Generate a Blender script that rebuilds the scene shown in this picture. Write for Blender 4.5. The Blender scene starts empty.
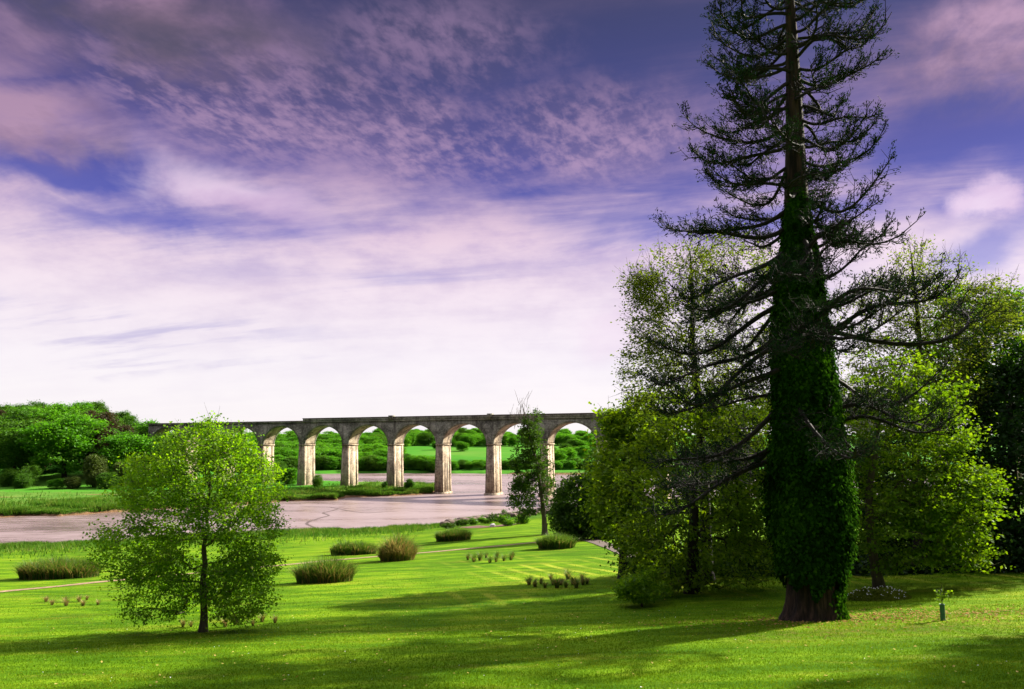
import bpy, bmesh, math, random
import numpy as np
from mathutils import Vector

# ------------------------------------------------------------------ scene, camera
sc = bpy.context.scene
C = sc.collection
F = 797.0
TH = math.atan(90.0 / F)
CT, ST = math.cos(TH), math.sin(TH)
EXPO = 1.72
SUN_AZ, SUN_EL = math.radians(61), math.radians(31)
WATER = -19.0

cam_d = bpy.data.cameras.new('camera')
cam = bpy.data.objects.new('camera', cam_d)
C.objects.link(cam)
cam.location = (0, 0, 0)
cam.rotation_euler = (math.pi / 2 + TH, 0, 0)
cam_d.sensor_width = 36.0
cam_d.lens = F / 1024 * 36
cam_d.clip_start = 0.1
cam_d.clip_end = 20000
sc.camera = cam


def ray(px, py):
    xc = (px - 512) / F
    yc = (344.5 - py) / F
    return np.array([xc, CT - ST * yc, ST + CT * yc])


def at_z(px, py, z):
    d = ray(px, py)
    return d * (z / d[2])


def at_y(px, py, Y):
    d = ray(px, py)
    return d * (Y / d[1])


def sm(a, b, x):
    t = np.clip((x - a) / (b - a), 0, 1)
    return t * t * (3 - 2 * t)


# ------------------------------------------------------------------ noise (numpy)
_tab = np.random.RandomState(7).rand(65536)


def _h(ix, iy):
    return _tab[((ix * 7919 + iy * 104729) ^ (ix * iy * 31)) & 65535]


def vnoise(x, y):
    x = np.asarray(x, float); y = np.asarray(y, float)
    ix = np.floor(x).astype(np.int64); iy = np.floor(y).astype(np.int64)
    fx = x - ix; fy = y - iy
    fx = fx * fx * (3 - 2 * fx); fy = fy * fy * (3 - 2 * fy)
    a = _h(ix, iy); b = _h(ix + 1, iy); c = _h(ix, iy + 1); d = _h(ix + 1, iy + 1)
    return (a * (1 - fx) + b * fx) * (1 - fy) + (c * (1 - fx) + d * fx) * fy


def fbm(x, y, o=4):
    v = 0; s = 0.5; t = 0
    for _ in range(o):
        v = v + s * vnoise(x, y); t += s
        x = np.asarray(x) * 2.03 + 17.3; y = np.asarray(y) * 2.03 + 5.1; s *= 0.5
    return v / t


# ------------------------------------------------------------------ object helpers
def mesh_np(name, V, faces, smooth=False):
    """V (n,3); faces list of int arrays (m,k)"""
    me = bpy.data.meshes.new(name)
    V = np.asarray(V, np.float32)
    me.vertices.add(len(V))
    me.vertices.foreach_set('co', V.ravel())
    faces = [np.asarray(f, np.int32) for f in faces if len(f)]
    nl = sum(f.size for f in faces); nf = sum(len(f) for f in faces)
    me.loops.add(nl)
    me.loops.foreach_set('vertex_index', np.concatenate([f.ravel() for f in faces]))
    me.polygons.add(nf)
    tot = np.concatenate([np.full(len(f), f.shape[1], np.int32) for f in faces])
    st = np.concatenate([[0], np.cumsum(tot)[:-1]]).astype(np.int32)
    me.polygons.foreach_set('loop_start', st)
    me.update(calc_edges=True)
    me.validate()
    if smooth:
        me.polygons.foreach_set('use_smooth', np.ones(nf, bool))
    return me


def link(name, me, mat, parent=None, loc=(0, 0, 0)):
    o = bpy.data.objects.new(name, me)
    C.objects.link(o)
    o.location = loc
    if parent is not None:
        o.parent = parent
    if mat is not None and len(me.materials) == 0:
        me.materials.append(mat)
    return o


def thing(name, label, cat, loc=(0, 0, 0), group=None, rotz=0):
    o = bpy.data.objects.new(name, None)
    o.empty_display_size = 0.2
    C.objects.link(o)
    o.location = loc
    o.rotation_euler = (0, 0, rotz)
    return tag(o, label, cat, group)


def tag(o, label, cat, group=None):
    o['label'] = label
    o['category'] = cat
    if group:
        o['group'] = group
    return o


def kind(o, k):
    o['kind'] = k
    return o


def dup(root, loc, rotz=0, scale=1.0, label=None, group=None):
    r = root.copy(); C.objects.link(r)
    r.location = loc; r.rotation_euler = (0, 0, rotz)
    r.scale = (scale, scale, scale) if np.isscalar(scale) else scale
    if label: r['label'] = label
    if group: r['group'] = group
    for ch in list(root.children):
        c = ch.copy(); C.objects.link(c); c.parent = r
        for g in list(ch.children):
            d = g.copy(); C.objects.link(d); d.parent = c
    return r


# ------------------------------------------------------------------ material helpers
def srgb(r, g, b):
    f = lambda c: (c / 12.92 if c <= 0.04045 else ((c + 0.055) / 1.055) ** 2.4)
    return (f(r / 255), f(g / 255), f(b / 255))


class NT:
    def __init__(s, tree):
        s.t = tree; s.n = tree.nodes; s.l = tree.links

    def node(s, typ, **kw):
        n = s.n.new(typ)
        for k, v in kw.items():
            setattr(n, k, v)
        return n

    def set(s, sock, v):
        if hasattr(v, 'is_output') or isinstance(v, bpy.types.NodeSocket):
            s.l.new(v, sock)
        else:
            if sock.type == 'RGBA' and len(v) == 3:
                v = (*v, 1)
            sock.default_value = v

    def m(s, op, a, b=0.0, c=0.0):
        n = s.node('ShaderNodeMath', operation=op)
        s.set(n.inputs[0], a); s.set(n.inputs[1], b); s.set(n.inputs[2], c)
        return n.outputs[0]

    def add(s, a, b): return s.m('ADD', a, b)
    def sub(s, a, b): return s.m('SUBTRACT', a, b)
    def mul(s, a, b): return s.m('MULTIPLY', a, b)
    def div(s, a, b): return s.m('DIVIDE', a, b)

    def smooth(s, x, a, b, o0=0.0, o1=1.0):
        n = s.node('ShaderNodeMapRange', interpolation_type='SMOOTHSTEP')
        s.set(n.inputs[0], x); s.set(n.inputs[1], a); s.set(n.inputs[2], b)
        s.set(n.inputs[3], o0); s.set(n.inputs[4], o1)
        return n.outputs[0]

    def noise(s, vec, scale, detail=3.0, rough=0.55, dist=0.0, out=0):
        n = s.node('ShaderNodeTexNoise')
        if vec is not None: s.set(n.inputs['Vector'], vec)
        n.inputs['Scale'].default_value = scale
        n.inputs['Detail'].default_value = detail
        n.inputs['Roughness'].default_value = rough
        n.inputs['Distortion'].default_value = dist
        return n.outputs[out]

    def ramp(s, x, stops, interp='LINEAR'):
        n = s.node('ShaderNodeValToRGB')
        cr = n.color_ramp; cr.interpolation = interp
        while len(cr.elements) < len(stops):
            cr.elements.new(0.5)
        for e, (p, c) in zip(cr.elements, stops):
            e.position = p; e.color = (*c, 1) if len(c) == 3 else c
        s.set(n.inputs[0], x)
        return n.outputs[0]

    def mix(s, f, a, b, blend='MIX'):
        n = s.node('ShaderNodeMix', data_type='RGBA', blend_type=blend)
        s.set(n.inputs[0], f); s.set(n.inputs[6], a); s.set(n.inputs[7], b)
        return n.outputs[2]

    def mapping(s, vec, scale=(1, 1, 1), rot=(0, 0, 0), loc=(0, 0, 0)):
        n = s.node('ShaderNodeMapping')
        s.set(n.inputs['Vector'], vec)
        n.inputs['Scale'].default_value = scale
        n.inputs['Rotation'].default_value = rot
        n.inputs['Location'].default_value = loc
        return n.outputs[0]

    def comb(s, x, y, z=0.0):
        n = s.node('ShaderNodeCombineXYZ')
        s.set(n.inputs[0], x); s.set(n.inputs[1], y); s.set(n.inputs[2], z)
        return n.outputs[0]

    def sep(s, v):
        n = s.node('ShaderNodeSeparateXYZ'); s.set(n.inputs[0], v)
        return n.outputs

    def bump(s, h, strength, dist):
        n = s.node('ShaderNodeBump')
        n.inputs['Strength'].default_value = strength
        n.inputs['Distance'].default_value = dist
        s.set(n.inputs['Height'], h)
        return n.outputs[0]


def new_mat(name):
    m = bpy.data.materials.new(name)
    m.use_nodes = True
    m.node_tree.nodes.clear()
    t = NT(m.node_tree)
    out = t.node('ShaderNodeOutputMaterial')
    return m, t, out


def leaf_mat(name, cols, trans=0.45, tcol=None, nscale=0.5, gloss=0.012, obj_var=0.0, grough=0.5):
    m, t, out = new_mat(name)
    geo = t.node('ShaderNodeNewGeometry')
    tc = t.node('ShaderNodeTexCoord')
    rnd = geo.outputs['Random Per Island']
    n = t.noise(tc.outputs['Object'], nscale, 2.0)
    x = t.add(t.mul(rnd, 0.65), t.smooth(n, 0.3, 0.7, 0.0, 0.35))
    if obj_var:
        oi = t.node('ShaderNodeObjectInfo')
        x = t.add(x, t.mul(t.sub(oi.outputs['Random'], 0.5), obj_var))
    k = len(cols) - 1
    col = t.ramp(x, [(i / k, c) for i, c in enumerate(cols)])
    d = t.node('ShaderNodeBsdfDiffuse'); t.set(d.inputs[0], col)
    tr = t.node('ShaderNodeBsdfTranslucent')
    t.set(tr.inputs[0], t.mix(1.0, col, tcol or (1.6, 1.5, 0.5), 'MULTIPLY'))
    a = t.node('ShaderNodeMixShader'); a.inputs[0].default_value = trans
    t.l.new(d.outputs[0], a.inputs[1]); t.l.new(tr.outputs[0], a.inputs[2])
    g = t.node('ShaderNodeBsdfGlossy'); g.inputs['Roughness'].default_value = grough
    t.set(g.inputs[0], (0.8, 0.85, 0.8))
    b = t.node('ShaderNodeMixShader'); b.inputs[0].default_value = gloss
    t.l.new(a.outputs[0], b.inputs[1]); t.l.new(g.outputs[0], b.inputs[2])
    t.l.new(b.outputs[0], out.inputs[0])
    return m


def rough_mat(name, stops, scale=3.0, stretch=(1, 1, 1), bump=0.4, bdist=0.03, rough=0.85, detail=6.0, spec=0.3):
    m, t, out = new_mat(name)
    tc = t.node('ShaderNodeTexCoord')
    v = t.mapping(tc.outputs['Object'], stretch)
    n = t.noise(v, scale, detail, 0.6)
    col = t.ramp(n, stops)
    p = t.node('ShaderNodeBsdfPrincipled')
    t.set(p.inputs['Base Color'], col)
    p.inputs['Roughness'].default_value = rough
    p.inputs['Specular IOR Level'].default_value = spec
    t.set(p.inputs['Normal'], t.bump(n, bump, bdist))
    t.l.new(p.outputs[0], out.inputs[0])
    return m


# ------------------------------------------------------------------ terrain functions
_sh = [at_z(px, py, -18.2) for px, py in
       [(-60, 549), (0, 547), (60, 544.5), (100, 542), (150, 539), (210, 536), (270, 533.5), (330, 531), (380, 529), (430, 526.5), (470, 521),
        (500, 517), (520, 514.5), (545, 511.5), (575, 507), (610, 503), (650, 500)]]
SHX = np.array([-260, -160] + [p[0] for p in _sh] + [120, 400])
SHY = np.array([70, 100] + [p[1] for p in _sh] + [_sh[-1][1] + 20, _sh[-1][1] + 60])


def plane_z(X, Y):
    return -4.07 - 0.10 * Y + 0.03 * np.clip(X, -45, 45)


def near_z(X, Y):
    X = np.asarray(X, float); Y = np.asarray(Y, float)
    sy = np.interp(X, SHX, SHY) + 1.6 * (fbm(X * 0.25, Y * 0 + 3.3, 3) - 0.5)
    brow = 34.0 + 0.04 * np.clip(X, -30, 30)
    zp = plane_z(X, Y)
    u = np.clip((Y - brow) / (sy - brow), 0, 1)
    zb = plane_z(X, brow)
    g = u * (1.22 - 0.22 * u)
    zd = zb + (-18.1 - zb) * g
    k = sm(brow - 7, brow + 9, Y)
    # smooth blend between the terrace and the slope below it
    z = np.where(Y < brow, zp, zd)
    z = z - 0.18 * k * (1 - k) * 4
    z = z + (sm(0, 1, Y / 60) * 0.35) * (fbm(X * 0.06 + 9, Y * 0.06, 3) - 0.5)
    # bank into the river
    z = np.where(Y > sy, -18.1 - 2.6 * sm(0, 2.6, Y - sy), z)
    # the terrace the photographer stands on
    t = sm(3.0, 16.0, Y)
    z = (-1.75) * (1 - t) + z * t
    return z


_farA = [(-260, 521), (-100, 519), (0, 517.5), (30, 516), (60, 516.5), (115, 512), (180, 508), (240, 505), (283, 501.5), (310, 500.8), (338, 500.5),
         (346, 497.5), (380, 496.8), (410, 495.3), (432, 493.8), (441, 490), (436, 486.7), (415, 485), (380, 484), (345, 483.5), (322, 482.5), (312, 480),
         (296, 476.5)]
_farB = [(292, 474.3), (345, 473.6), (440, 473), (520, 474.2), (600, 475), (700, 477), (900, 479)]
POLY_A = [tuple(at_z(px, py, WATER)[:2]) for px, py in _farA] + [(-170, 420), (-420, 900), (-900, 900), (-900, 90)]
POLY_B = [tuple(at_z(px, py, WATER)[:2]) for px, py in _farB] + [(700, 420), (2500, 600), (6000, 1500), (6000, 6000), (-6000, 6000), (-6000, 900), (-420, 700)]


def dense(P, step=1.5, amp=1.3, seed=0):
    out = []
    n = len(P)
    for i in range(n):
        a = np.array(P[i]); b = np.array(P[(i + 1) % n])
        L = np.linalg.norm(b - a)
        if L > 200 or max(abs(a).max(), abs(b).max()) > 450:
            out.append(tuple(a)); continue
        k = max(1, int(L / step))
        nrm = np.array([-(b - a)[1], (b - a)[0]]) / max(L, 1e-6)
        for j in range(k):
            p = a + (b - a) * j / k
            q = amp * (fbm(p[0] * 0.3 + seed, p[1] * 0.3, 3) - 0.5) * 2
            out.append(tuple(p + nrm * q))
    return np.array(out)


PA = dense(POLY_A, 2.5, 1.2, 3.0)
PB = dense(POLY_B, 4.0, 1.5, 8.0)


def signed(P, X, Y):
    """distance to polygon P, positive inside"""
    X = X.ravel(); Y = Y.ravel()
    D = np.full(X.shape, 1e18); ins = np.zeros(X.shape, bool)
    n = len(P)
    for i in range(n):
        ax, ay = P[i]; bx, by = P[(i + 1) % n]
        dx, dy = bx - ax, by - ay
        L = dx * dx + dy * dy
        if L < 1e-9: continue
        t = np.clip(((X - ax) * dx + (Y - ay) * dy) / L, 0, 1)
        d = (X - ax - t * dx) ** 2 + (Y - ay - t * dy) ** 2
        np.minimum(D, d, out=D)
        c = ((ay > Y) != (by > Y))
        if abs(dy) > 1e-12:
            ins ^= c & (X < (dx) * (Y - ay) / dy + ax)
    D = np.sqrt(D)
    return np.where(ins, D, -D)


def far_z(X, Y):
    shp = X.shape
    s = np.maximum(signed(PA, X, Y), signed(PB, X, Y)).reshape(shp)
    z = -20.8 + 1.7 * sm(-2.5, -0.1, s) + 1.0 * sm(-0.2, 0.9, s) + 0.5 * sm(1, 12, s)
    inside = sm(2, 30, s)
    z = z + inside * 0.5 * (fbm(X * 0.05, Y * 0.05, 3) - 0.5)
    # wooded hill on the left
    lx = X + 0.46 * Y
    hl = sm(252, 400, Y) * 17.0 * (1 - sm(-28, 22, lx)) * (1 - 0.6 * sm(420, 700, Y))
    z = z + hl * sm(3, 20, s)
    # far hills behind the bridge
    r = Y
    hf = sm(400, 640, r) * 6.5 + sm(560, 860, r) * 7.0 + sm(860, 1500, r) * 2
    hf = hf * (1 + 0.25 * (fbm(X * 0.004 + 3, Y * 0.004, 2) - 0.5))
    hf = hf + 3.0 * sm(430, 640, r) * (1 - sm(-130, -40, X + 0.12 * (Y - 400)))
    z = z + hf * sm(2, 25, s)
    return z


def ground_z(X, Y):
    X = np.atleast_1d(np.asarray(X, float)); Y = np.atleast_1d(np.asarray(Y, float))
    z = near_z(X, Y)
    far = Y > np.interp(X, SHX, SHY) + 3.5
    z = z.copy()
    if far.any():
        z[far] = far_z(X[far], Y[far])
    return z


def gz(x, y):
    return float(ground_z(x, y)[0])


def at_g(px, py):
    """where the view ray meets the ground"""
    d = ray(px, py); d = d / d[1]
    Y = 14.0
    while Y < 1200:
        st = 0.15 + Y * 0.002
        if d[2] * Y <= gz(d[0] * Y, Y):
            a, b = Y - st, Y
            for _ in range(18):
                m = (a + b) / 2
                if d[2] * m <= gz(d[0] * m, m): b = m
                else: a = m
            return np.array([d[0] * b, b, gz(d[0] * b, b)])
        Y += st
    return d * 1200


def on_g(px, Y):
    x = ray(px, 500); x = x / x[1] * Y
    return np.array([x[0], Y, gz(x[0], Y)])


# ------------------------------------------------------------------ ground sheets
def build_ground():
    bear = np.concatenate([np.arange(-180, -39, 3.0), np.arange(-39, 39, 0.13), np.arange(39, 180, 3.0)])
    bear = np.radians(bear)
    rad = [0.6]
    while rad[-1] < 5000:
        r = rad[-1]
        q = 1.03 if r < 14 else (1.012 if r < 420 else 1.02)
        rad.append(r * q)
    rad = np.array(rad)
    B, R = np.meshgrid(bear, rad)
    X = R * np.sin(B); Y = R * np.cos(B)
    sy = np.interp(X, SHX, SHY)
    far = Y > sy + 3.5
    Z = near_z(X, Y)
    Z[far] = far_z(X[far], Y[far])
    nr, nb = X.shape
    V = np.stack([X, Y, Z], -1).reshape(-1, 3)
    idx = np.arange(nr * nb).reshape(nr, nb)
    a = idx[:-1, :]; b = np.roll(idx, -1, 1)[:-1, :]; c = np.roll(idx, -1, 1)[1:, :]; d = idx[1:, :]
    Q = np.stack([a, b, c, d], -1).reshape(-1, 4)
    fc = V[Q].mean(1)
    isfar = fc[:, 1] > np.interp(fc[:, 0], SHX, SHY) + 3.5
    hill = isfar & (fc[:, 1] > 250) & (((fc[:, 0] < -60) & (fc[:, 1] < 400)) | (fc[:, 1] > 392))
    for name, sel, mat in (('lawn', ~isfar, M_LAWN), ('far_bank', isfar & ~hill, M_BANK), ('hills', hill, M_HILL)):
        q = Q[sel]
        u, inv = np.unique(q.ravel(), return_inverse=True)
        faces = inv.reshape(-1, 4)
        VV = V[u]
        fl = [faces]
        if name == 'lawn':
            k = len(VV)
            VV = np.vstack([VV, [[0, 0, -1.75]]])
            ring = [np.where(u == i)[0][0] for i in idx[0]]
            fl.append(np.array([[ring[j], k, ring[(j + 1) % nb]] for j in range(nb)])[:, ::-1])
        me = mesh_np(name, VV, fl, True)
        kind(link(name, me, mat), 'structure')


def ground_color(t, P, lush, mid, bright, straw, sc_=1.0, streak=True):
    n1 = t.noise(P, 0.07 * sc_, 3.0)
    v2 = t.mapping(P, (0.35 * sc_, 1.4 * sc_, 1.0))
    n2 = t.noise(v2, 1.0, 5.0, 0.65)
    n3 = t.noise(P, 9.0 * sc_, 4.0, 0.7)
    n4 = t.noise(t.mapping(P, (0.16, 0.55, 1)), 1.0, 3.0, 0.6)
    x = t.add(t.mul(n1, 0.3), t.add(t.mul(n2, 0.4), t.add(t.mul(n3, 0.24), t.mul(t.sub(n4, 0.5), 0.5))))
    x = t.add(x, 0.05)
    col = t.ramp(x, [(0.44, lush), (0.53, mid), (0.61, bright), (0.74, straw)])
    return col, x, n3, n2, n1


def mats_ground():
    global M_LAWN, M_BANK, M_HILL, M_RIVER, M_PATH, M_GRAVEL
    # mown lawn
    m, t, out = new_mat('mown_lawn')
    geo = t.node('ShaderNodeNewGeometry'); P = geo.outputs['Position']
    col, x, n3, n2, n1 = ground_color(t, P, (0.040, 0.10, 0.004), (0.076, 0.158, 0.005), (0.122, 0.212, 0.007), (0.22, 0.25, 0.02))
    sx, sy, sz = t.sep(P)
    worn_ = t.smooth(t.noise(t.mapping(P, (0.22, 0.8, 1), (0, 0, 0.1), (7, 3, 0)), 1.0, 6.0, 0.7), 0.52, 0.68)
    col = t.mix(t.mul(worn_, 0.4), col, t.ramp(n3, [(0.35, (0.11, 0.10, 0.012)), (0.65, (0.24, 0.21, 0.03))]))
    # mowing swathes on the lower lawn
    w = t.node('ShaderNodeTexWave', wave_type='BANDS', bands_direction='X')
    t.set(w.inputs['Vector'], t.mapping(P, (1, 1, 1), (0, 0, math.radians(-14))))
    w.inputs['Scale'].default_value = 0.19; w.inputs['Distortion'].default_value = 1.0; w.inputs['Detail'].default_value = 2
    w.inputs['Detail Scale'].default_value = 0.3
    stripe = t.smooth(w.outputs['Fac'], 0.62, 0.98)
    zone = t.mul(t.smooth(sy, 36, 44), t.mul(t.smooth(sx, -9, -1), t.smooth(sy, 75, 62)))
    patchy = t.smooth(t.noise(P, 0.12, 5.0), 0.40, 0.60)
    col = t.mix(t.mul(t.mul(stripe, zone), t.mul(patchy, 0.75)), col, (0.27, 0.30, 0.03))
    # unmown rougher strip by the water, darker and cooler
    low = t.smooth(t.add(sz, t.mul(n1, 1.6)), -15.6, -16.4)
    col = t.mix(t.mul(low, 0.75), col, t.ramp(n2, [(0.4, (0.012, 0.065, 0.008)), (0.55, (0.03, 0.10, 0.012)), (0.72, (0.10, 0.13, 0.035))]))
    mud = t.smooth(t.add(sz, t.mul(n2, 0.5)), -18.15, -18.5)
    col = t.mix(mud, col, (0.11, 0.075, 0.045))
    # brown leaf scatter and worn turf round the foot of the big conifer and bare ground
    dx = t.sub(sx, 12.5); dy = t.sub(sy, 27.3)
    dd = t.m('SQRT', t.add(t.mul(t.mul(dx, dx), 0.12), t.mul(dy, dy)))
    worn = t.mul(t.smooth(dd, 3.2, 0.4), t.smooth(t.noise(P, 2.2, 5.0, 0.7), 0.42, 0.62))
    col = t.mix(t.mul(worn, 0.65), col, (0.12, 0.085, 0.025))
    p = t.node('ShaderNodeBsdfPrincipled'); t.set(p.inputs['Base Color'], col)
    p.inputs['Roughness'].default_value = 0.95; p.inputs['Specular IOR Level'].default_value = 0.02
    h = t.add(t.mul(n3, 0.5), n2)
    t.set(p.inputs['Normal'], t.bump(h, 0.8, 0.12))
    t.l.new(p.outputs[0], out.inputs[0]); M_LAWN = m

    # salt-marsh grass of the far bank
    m, t, out = new_mat('marsh_grass')
    geo = t.node('ShaderNodeNewGeometry'); P = geo.outputs['Position']
    sx, sy, sz = t.sep(P)
    n1 = t.noise(P, 0.05, 4.0); n2 = t.noise(t.mapping(P, (0.08, 0.35, 1)), 1.0, 5.0, 0.65); n3 = t.noise(P, 1.6, 4.0, 0.7)
    x = t.add(t.mul(n1, 0.3), t.add(t.mul(n2, 0.5), t.mul(n3, 0.25)))
    col = t.ramp(x, [(0.40, (0.03, 0.10, 0.012)), (0.5, (0.06, 0.15, 0.016)), (0.58, (0.10, 0.175, 0.03)), (0.70, (0.22, 0.21, 0.07))])
    mud = t.smooth(t.add(sz, t.mul(n3, 0.6)), -17.75, -18.25)
    bare = t.mul(t.smooth(t.noise(t.mapping(P, (0.05, 0.2, 1)), 1.0, 4.0), 0.6, 0.72), 0.85)
    bc = t.ramp(n3, [(0.3, (0.06, 0.035, 0.018)), (0.65, (0.20, 0.12, 0.06))])
    col = t.mix(t.m('MAXIMUM', mud, bare), col, bc)
    p = t.node('ShaderNodeBsdfPrincipled'); t.set(p.inputs['Base Color'], col)
    p.inputs['Roughness'].default_value = 0.95; p.inputs['Specular IOR Level'].default_value = 0.03
    t.set(p.inputs['Normal'], t.bump(t.add(n2, t.mul(n3, 0.6)), 0.9, 0.5))
    t.l.new(p.outputs[0], out.inputs[0]); M_BANK = m

    # pasture and hillside
    m, t, out = new_mat('hill_pasture')
    geo = t.node('ShaderNodeNewGeometry'); P = geo.outputs['Position']
    n1 = t.noise(P, 0.012, 3.0); n2 = t.noise(t.mapping(P, (0.05, 0.2, 0.1)), 1.0, 5.0, 0.6)
    x = t.add(t.mul(n1, 0.6), t.mul(n2, 0.4))
    col = t.ramp(x, [(0.35, (0.03, 0.13, 0.012)), (0.5, (0.045, 0.17, 0.012)), (0.62, (0.075, 0.18, 0.02)), (0.75, (0.12, 0.16, 0.035))])
    p = t.node('ShaderNodeBsdfPrincipled'); t.set(p.inputs['Base Color'], col)
    p.inputs['Roughness'].default_value = 0.95; p.inputs['Specular IOR Level'].default_value = 0.03
    t.set(p.inputs['Normal'], t.bump(n2, 0.5, 0.8))
    t.l.new(p.outputs[0], out.inputs[0]); M_HILL = m

    # tidal river: wet mud flats and shallow water
    m, t, out = new_mat('tidal_river')
    geo = t.node('ShaderNodeNewGeometry'); P = geo.outputs['Position']
    a = t.noise(t.mapping(P, (0.010, 0.035, 1), (0, 0, 0.25)), 1.0, 4.0, 0.6, 0.6)
    f = t.noise(t.mapping(P, (0.12, 0.5, 1)), 1.0, 6.0, 0.7)
    fine = t.noise(t.mapping(P, (0.9, 1.7, 1)), 1.0, 4.0, 0.65)
    x = t.add(t.mul(a, 0.65), t.mul(f, 0.35))
    col = t.ramp(x, [(0.38, (0.10, 0.066, 0.056)), (0.47, (0.165, 0.118, 0.106)), (0.55, (0.225, 0.17, 0.165)), (0.68, (0.275, 0.22, 0.222))])
    p = t.node('ShaderNodeBsdfPrincipled'); t.set(p.inputs['Base Color'], col)
    t.set(p.inputs['Roughness'], t.smooth(x, 0.36, 0.6, 0.12, 0.42))
    p.inputs['IOR'].default_value = 1.33; p.inputs['Specular IOR Level'].default_value = 0.5
    t.set(p.inputs['Normal'], t.bump(t.add(fine, t.mul(f, 1.5)), 0.35, 0.18))
    t.l.new(p.outputs[0], out.inputs[0]); M_RIVER = m

    M_PATH = rough_mat('trodden_path', [(0.3, (0.13, 0.085, 0.04)), (0.55, (0.24, 0.165, 0.09)), (0.75, (0.31, 0.23, 0.13))], 2.5, rough=0.95)
    M_GRAVEL = rough_mat('grey_gravel', [(0.3, (0.05, 0.037, 0.028)), (0.6, (0.10, 0.075, 0.058)), (0.8, (0.15, 0.115, 0.09))], 3.0, rough=0.95)


def strip(name, pts, wid, mat, lift=0.03, fn=None, knd='structure', jit=0.0, ends=True):
    pts = np.array([p[:2] for p in pts])
    seg = np.concatenate([[0], np.cumsum(np.linalg.norm(np.diff(pts, axis=0), axis=1))])
    s = np.arange(0, seg[-1], 0.6)
    # Catmull-like smoothing through dense interpolation and averaging
    P = np.stack([np.interp(s, seg, pts[:, i]) for i in (0, 1)], 1)
    for _ in range(6):
        P[1:-1] = (P[:-2] + 2 * P[1:-1] + P[2:]) / 4
    T = np.gradient(P, axis=0); T /= np.linalg.norm(T, axis=1)[:, None]
    N = np.stack([-T[:, 1], T[:, 0]], 1)
    w = wid * (1 + jit * (fbm(s * 0.4, s * 0 + wid, 3) - 0.5) * 2)[:, None] * 0.5
    cols = [-1, -0.5, 0, 0.5, 1]
    V = []
    for c in cols:
        q = P + N * w * c
        z = (fn(q[:, 0], q[:, 1]) if fn else ground_z(q[:, 0], q[:, 1])) + lift
        V.append(np.column_stack([q, z]))
    n = len(P)
    V = np.stack(V, 1).reshape(-1, 3)
    k = len(cols)
    i = np.arange(n - 1)[:, None] * k + np.arange(k - 1)[None]
    f = np.stack([i, i + 1, i + k + 1, i + k], -1).reshape(-1, 4)[:, ::-1]
    o = link(name, mesh_np(name, V, [f], True), mat)
    return kind(o, knd)


# ------------------------------------------------------------------ plant geometry
def leaf_quads(Cn, T, N, L, W):
    """rhombic leaves; Cn,T,N (n,3) and L,W scalars or (n,)"""
    T = T / (np.linalg.norm(T, axis=1)[:, None] + 1e-9)
    S = np.cross(T, N); S /= (np.linalg.norm(S, axis=1)[:, None] + 1e-9)
    L = np.broadcast_to(L, len(Cn))[:, None]; W = np.broadcast_to(W, len(Cn))[:, None]
    V = np.stack([Cn - T * L * 0.5, Cn + S * W * 0.5 - T * L * 0.06, Cn + T * L * 0.5, Cn - S * W * 0.5 - T * L * 0.06], 1)
    f = np.arange(len(Cn) * 4).reshape(-1, 4)
    return V.reshape(-1, 3), f


def frusta(P0, P1, R0, R1, n=5):
    d = P1 - P0
    L = np.linalg.norm(d, axis=1)[:, None] + 1e-9
    d = d / L
    ref = np.where(np.abs(d[:, 2:3]) > 0.9, [[1.0, 0, 0]], [[0, 0, 1.0]])
    u = np.cross(d, ref); u /= np.linalg.norm(u, axis=1)[:, None] + 1e-9
    v = np.cross(d, u)
    a = np.arange(n) * 2 * math.pi / n
    ring = u[:, None, :] * np.cos(a)[None, :, None] + v[:, None, :] * np.sin(a)[None, :, None]
    A = P0[:, None] - d[:, None] * 0.3 * R0[:, None, None] + ring * R0[:, None, None]
    B = P1[:, None] + ring * R1[:, None, None]
    V = np.concatenate([A, B], 1)
    m = len(P0)
    j = np.arange(n); k = (j + 1) % n
    f = np.stack([j, k, k + n, j + n], 1)
    Fc = (np.arange(m) * 2 * n)[:, None, None] + f[None]
    return V.reshape(-1, 3), Fc.reshape(-1, 4)


def lathe_path(path, radii, n=16, bump=0.0, seed=0, freq=2.0, flute=0.0, nfl=9, fl_h=2.0):
    path = np.asarray(path); m = len(path)
    a = np.arange(n) * 2 * math.pi / n
    V = np.zeros((m, n, 3))
    for i in range(m):
        r = radii[i] * np.ones(n)
        z = path[i, 2]
        if bump:
            r = r * (1 + bump * 2 * (fbm(np.cos(a) * freq + seed, np.sin(a) * freq + z * freq * 0.6, 3) - 0.5))
        if flute:
            k = max(0.0, 1 - (path[i, 2] - path[0, 2]) / fl_h)
            r = r * (1 + flute * k * np.cos(a * nfl + seed + 0.5 * np.sin(a * 3)))
        V[i, :, 0] = path[i, 0] + r * np.cos(a)
        V[i, :, 1] = path[i, 1] + r * np.sin(a)
        V[i, :, 2] = z
    i = np.arange(m - 1)[:, None] * n; j = np.arange(n)[None]; k = (j + 1) % n
    f = np.stack([i + j, i + k, i + k + n, i + j + n], -1).reshape(-1, 4)
    return V.reshape(-1, 3), f


def join(parts):
    V = []; Fs = []; off = 0
    for v, f in parts:
        V.append(v); Fs.append(f + off); off += len(v)
    return np.concatenate(V), Fs


def rand_dir(rs, n):
    v = rs.normal(size=(n, 3))
    return v / np.linalg.norm(v, axis=1)[:, None]


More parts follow.
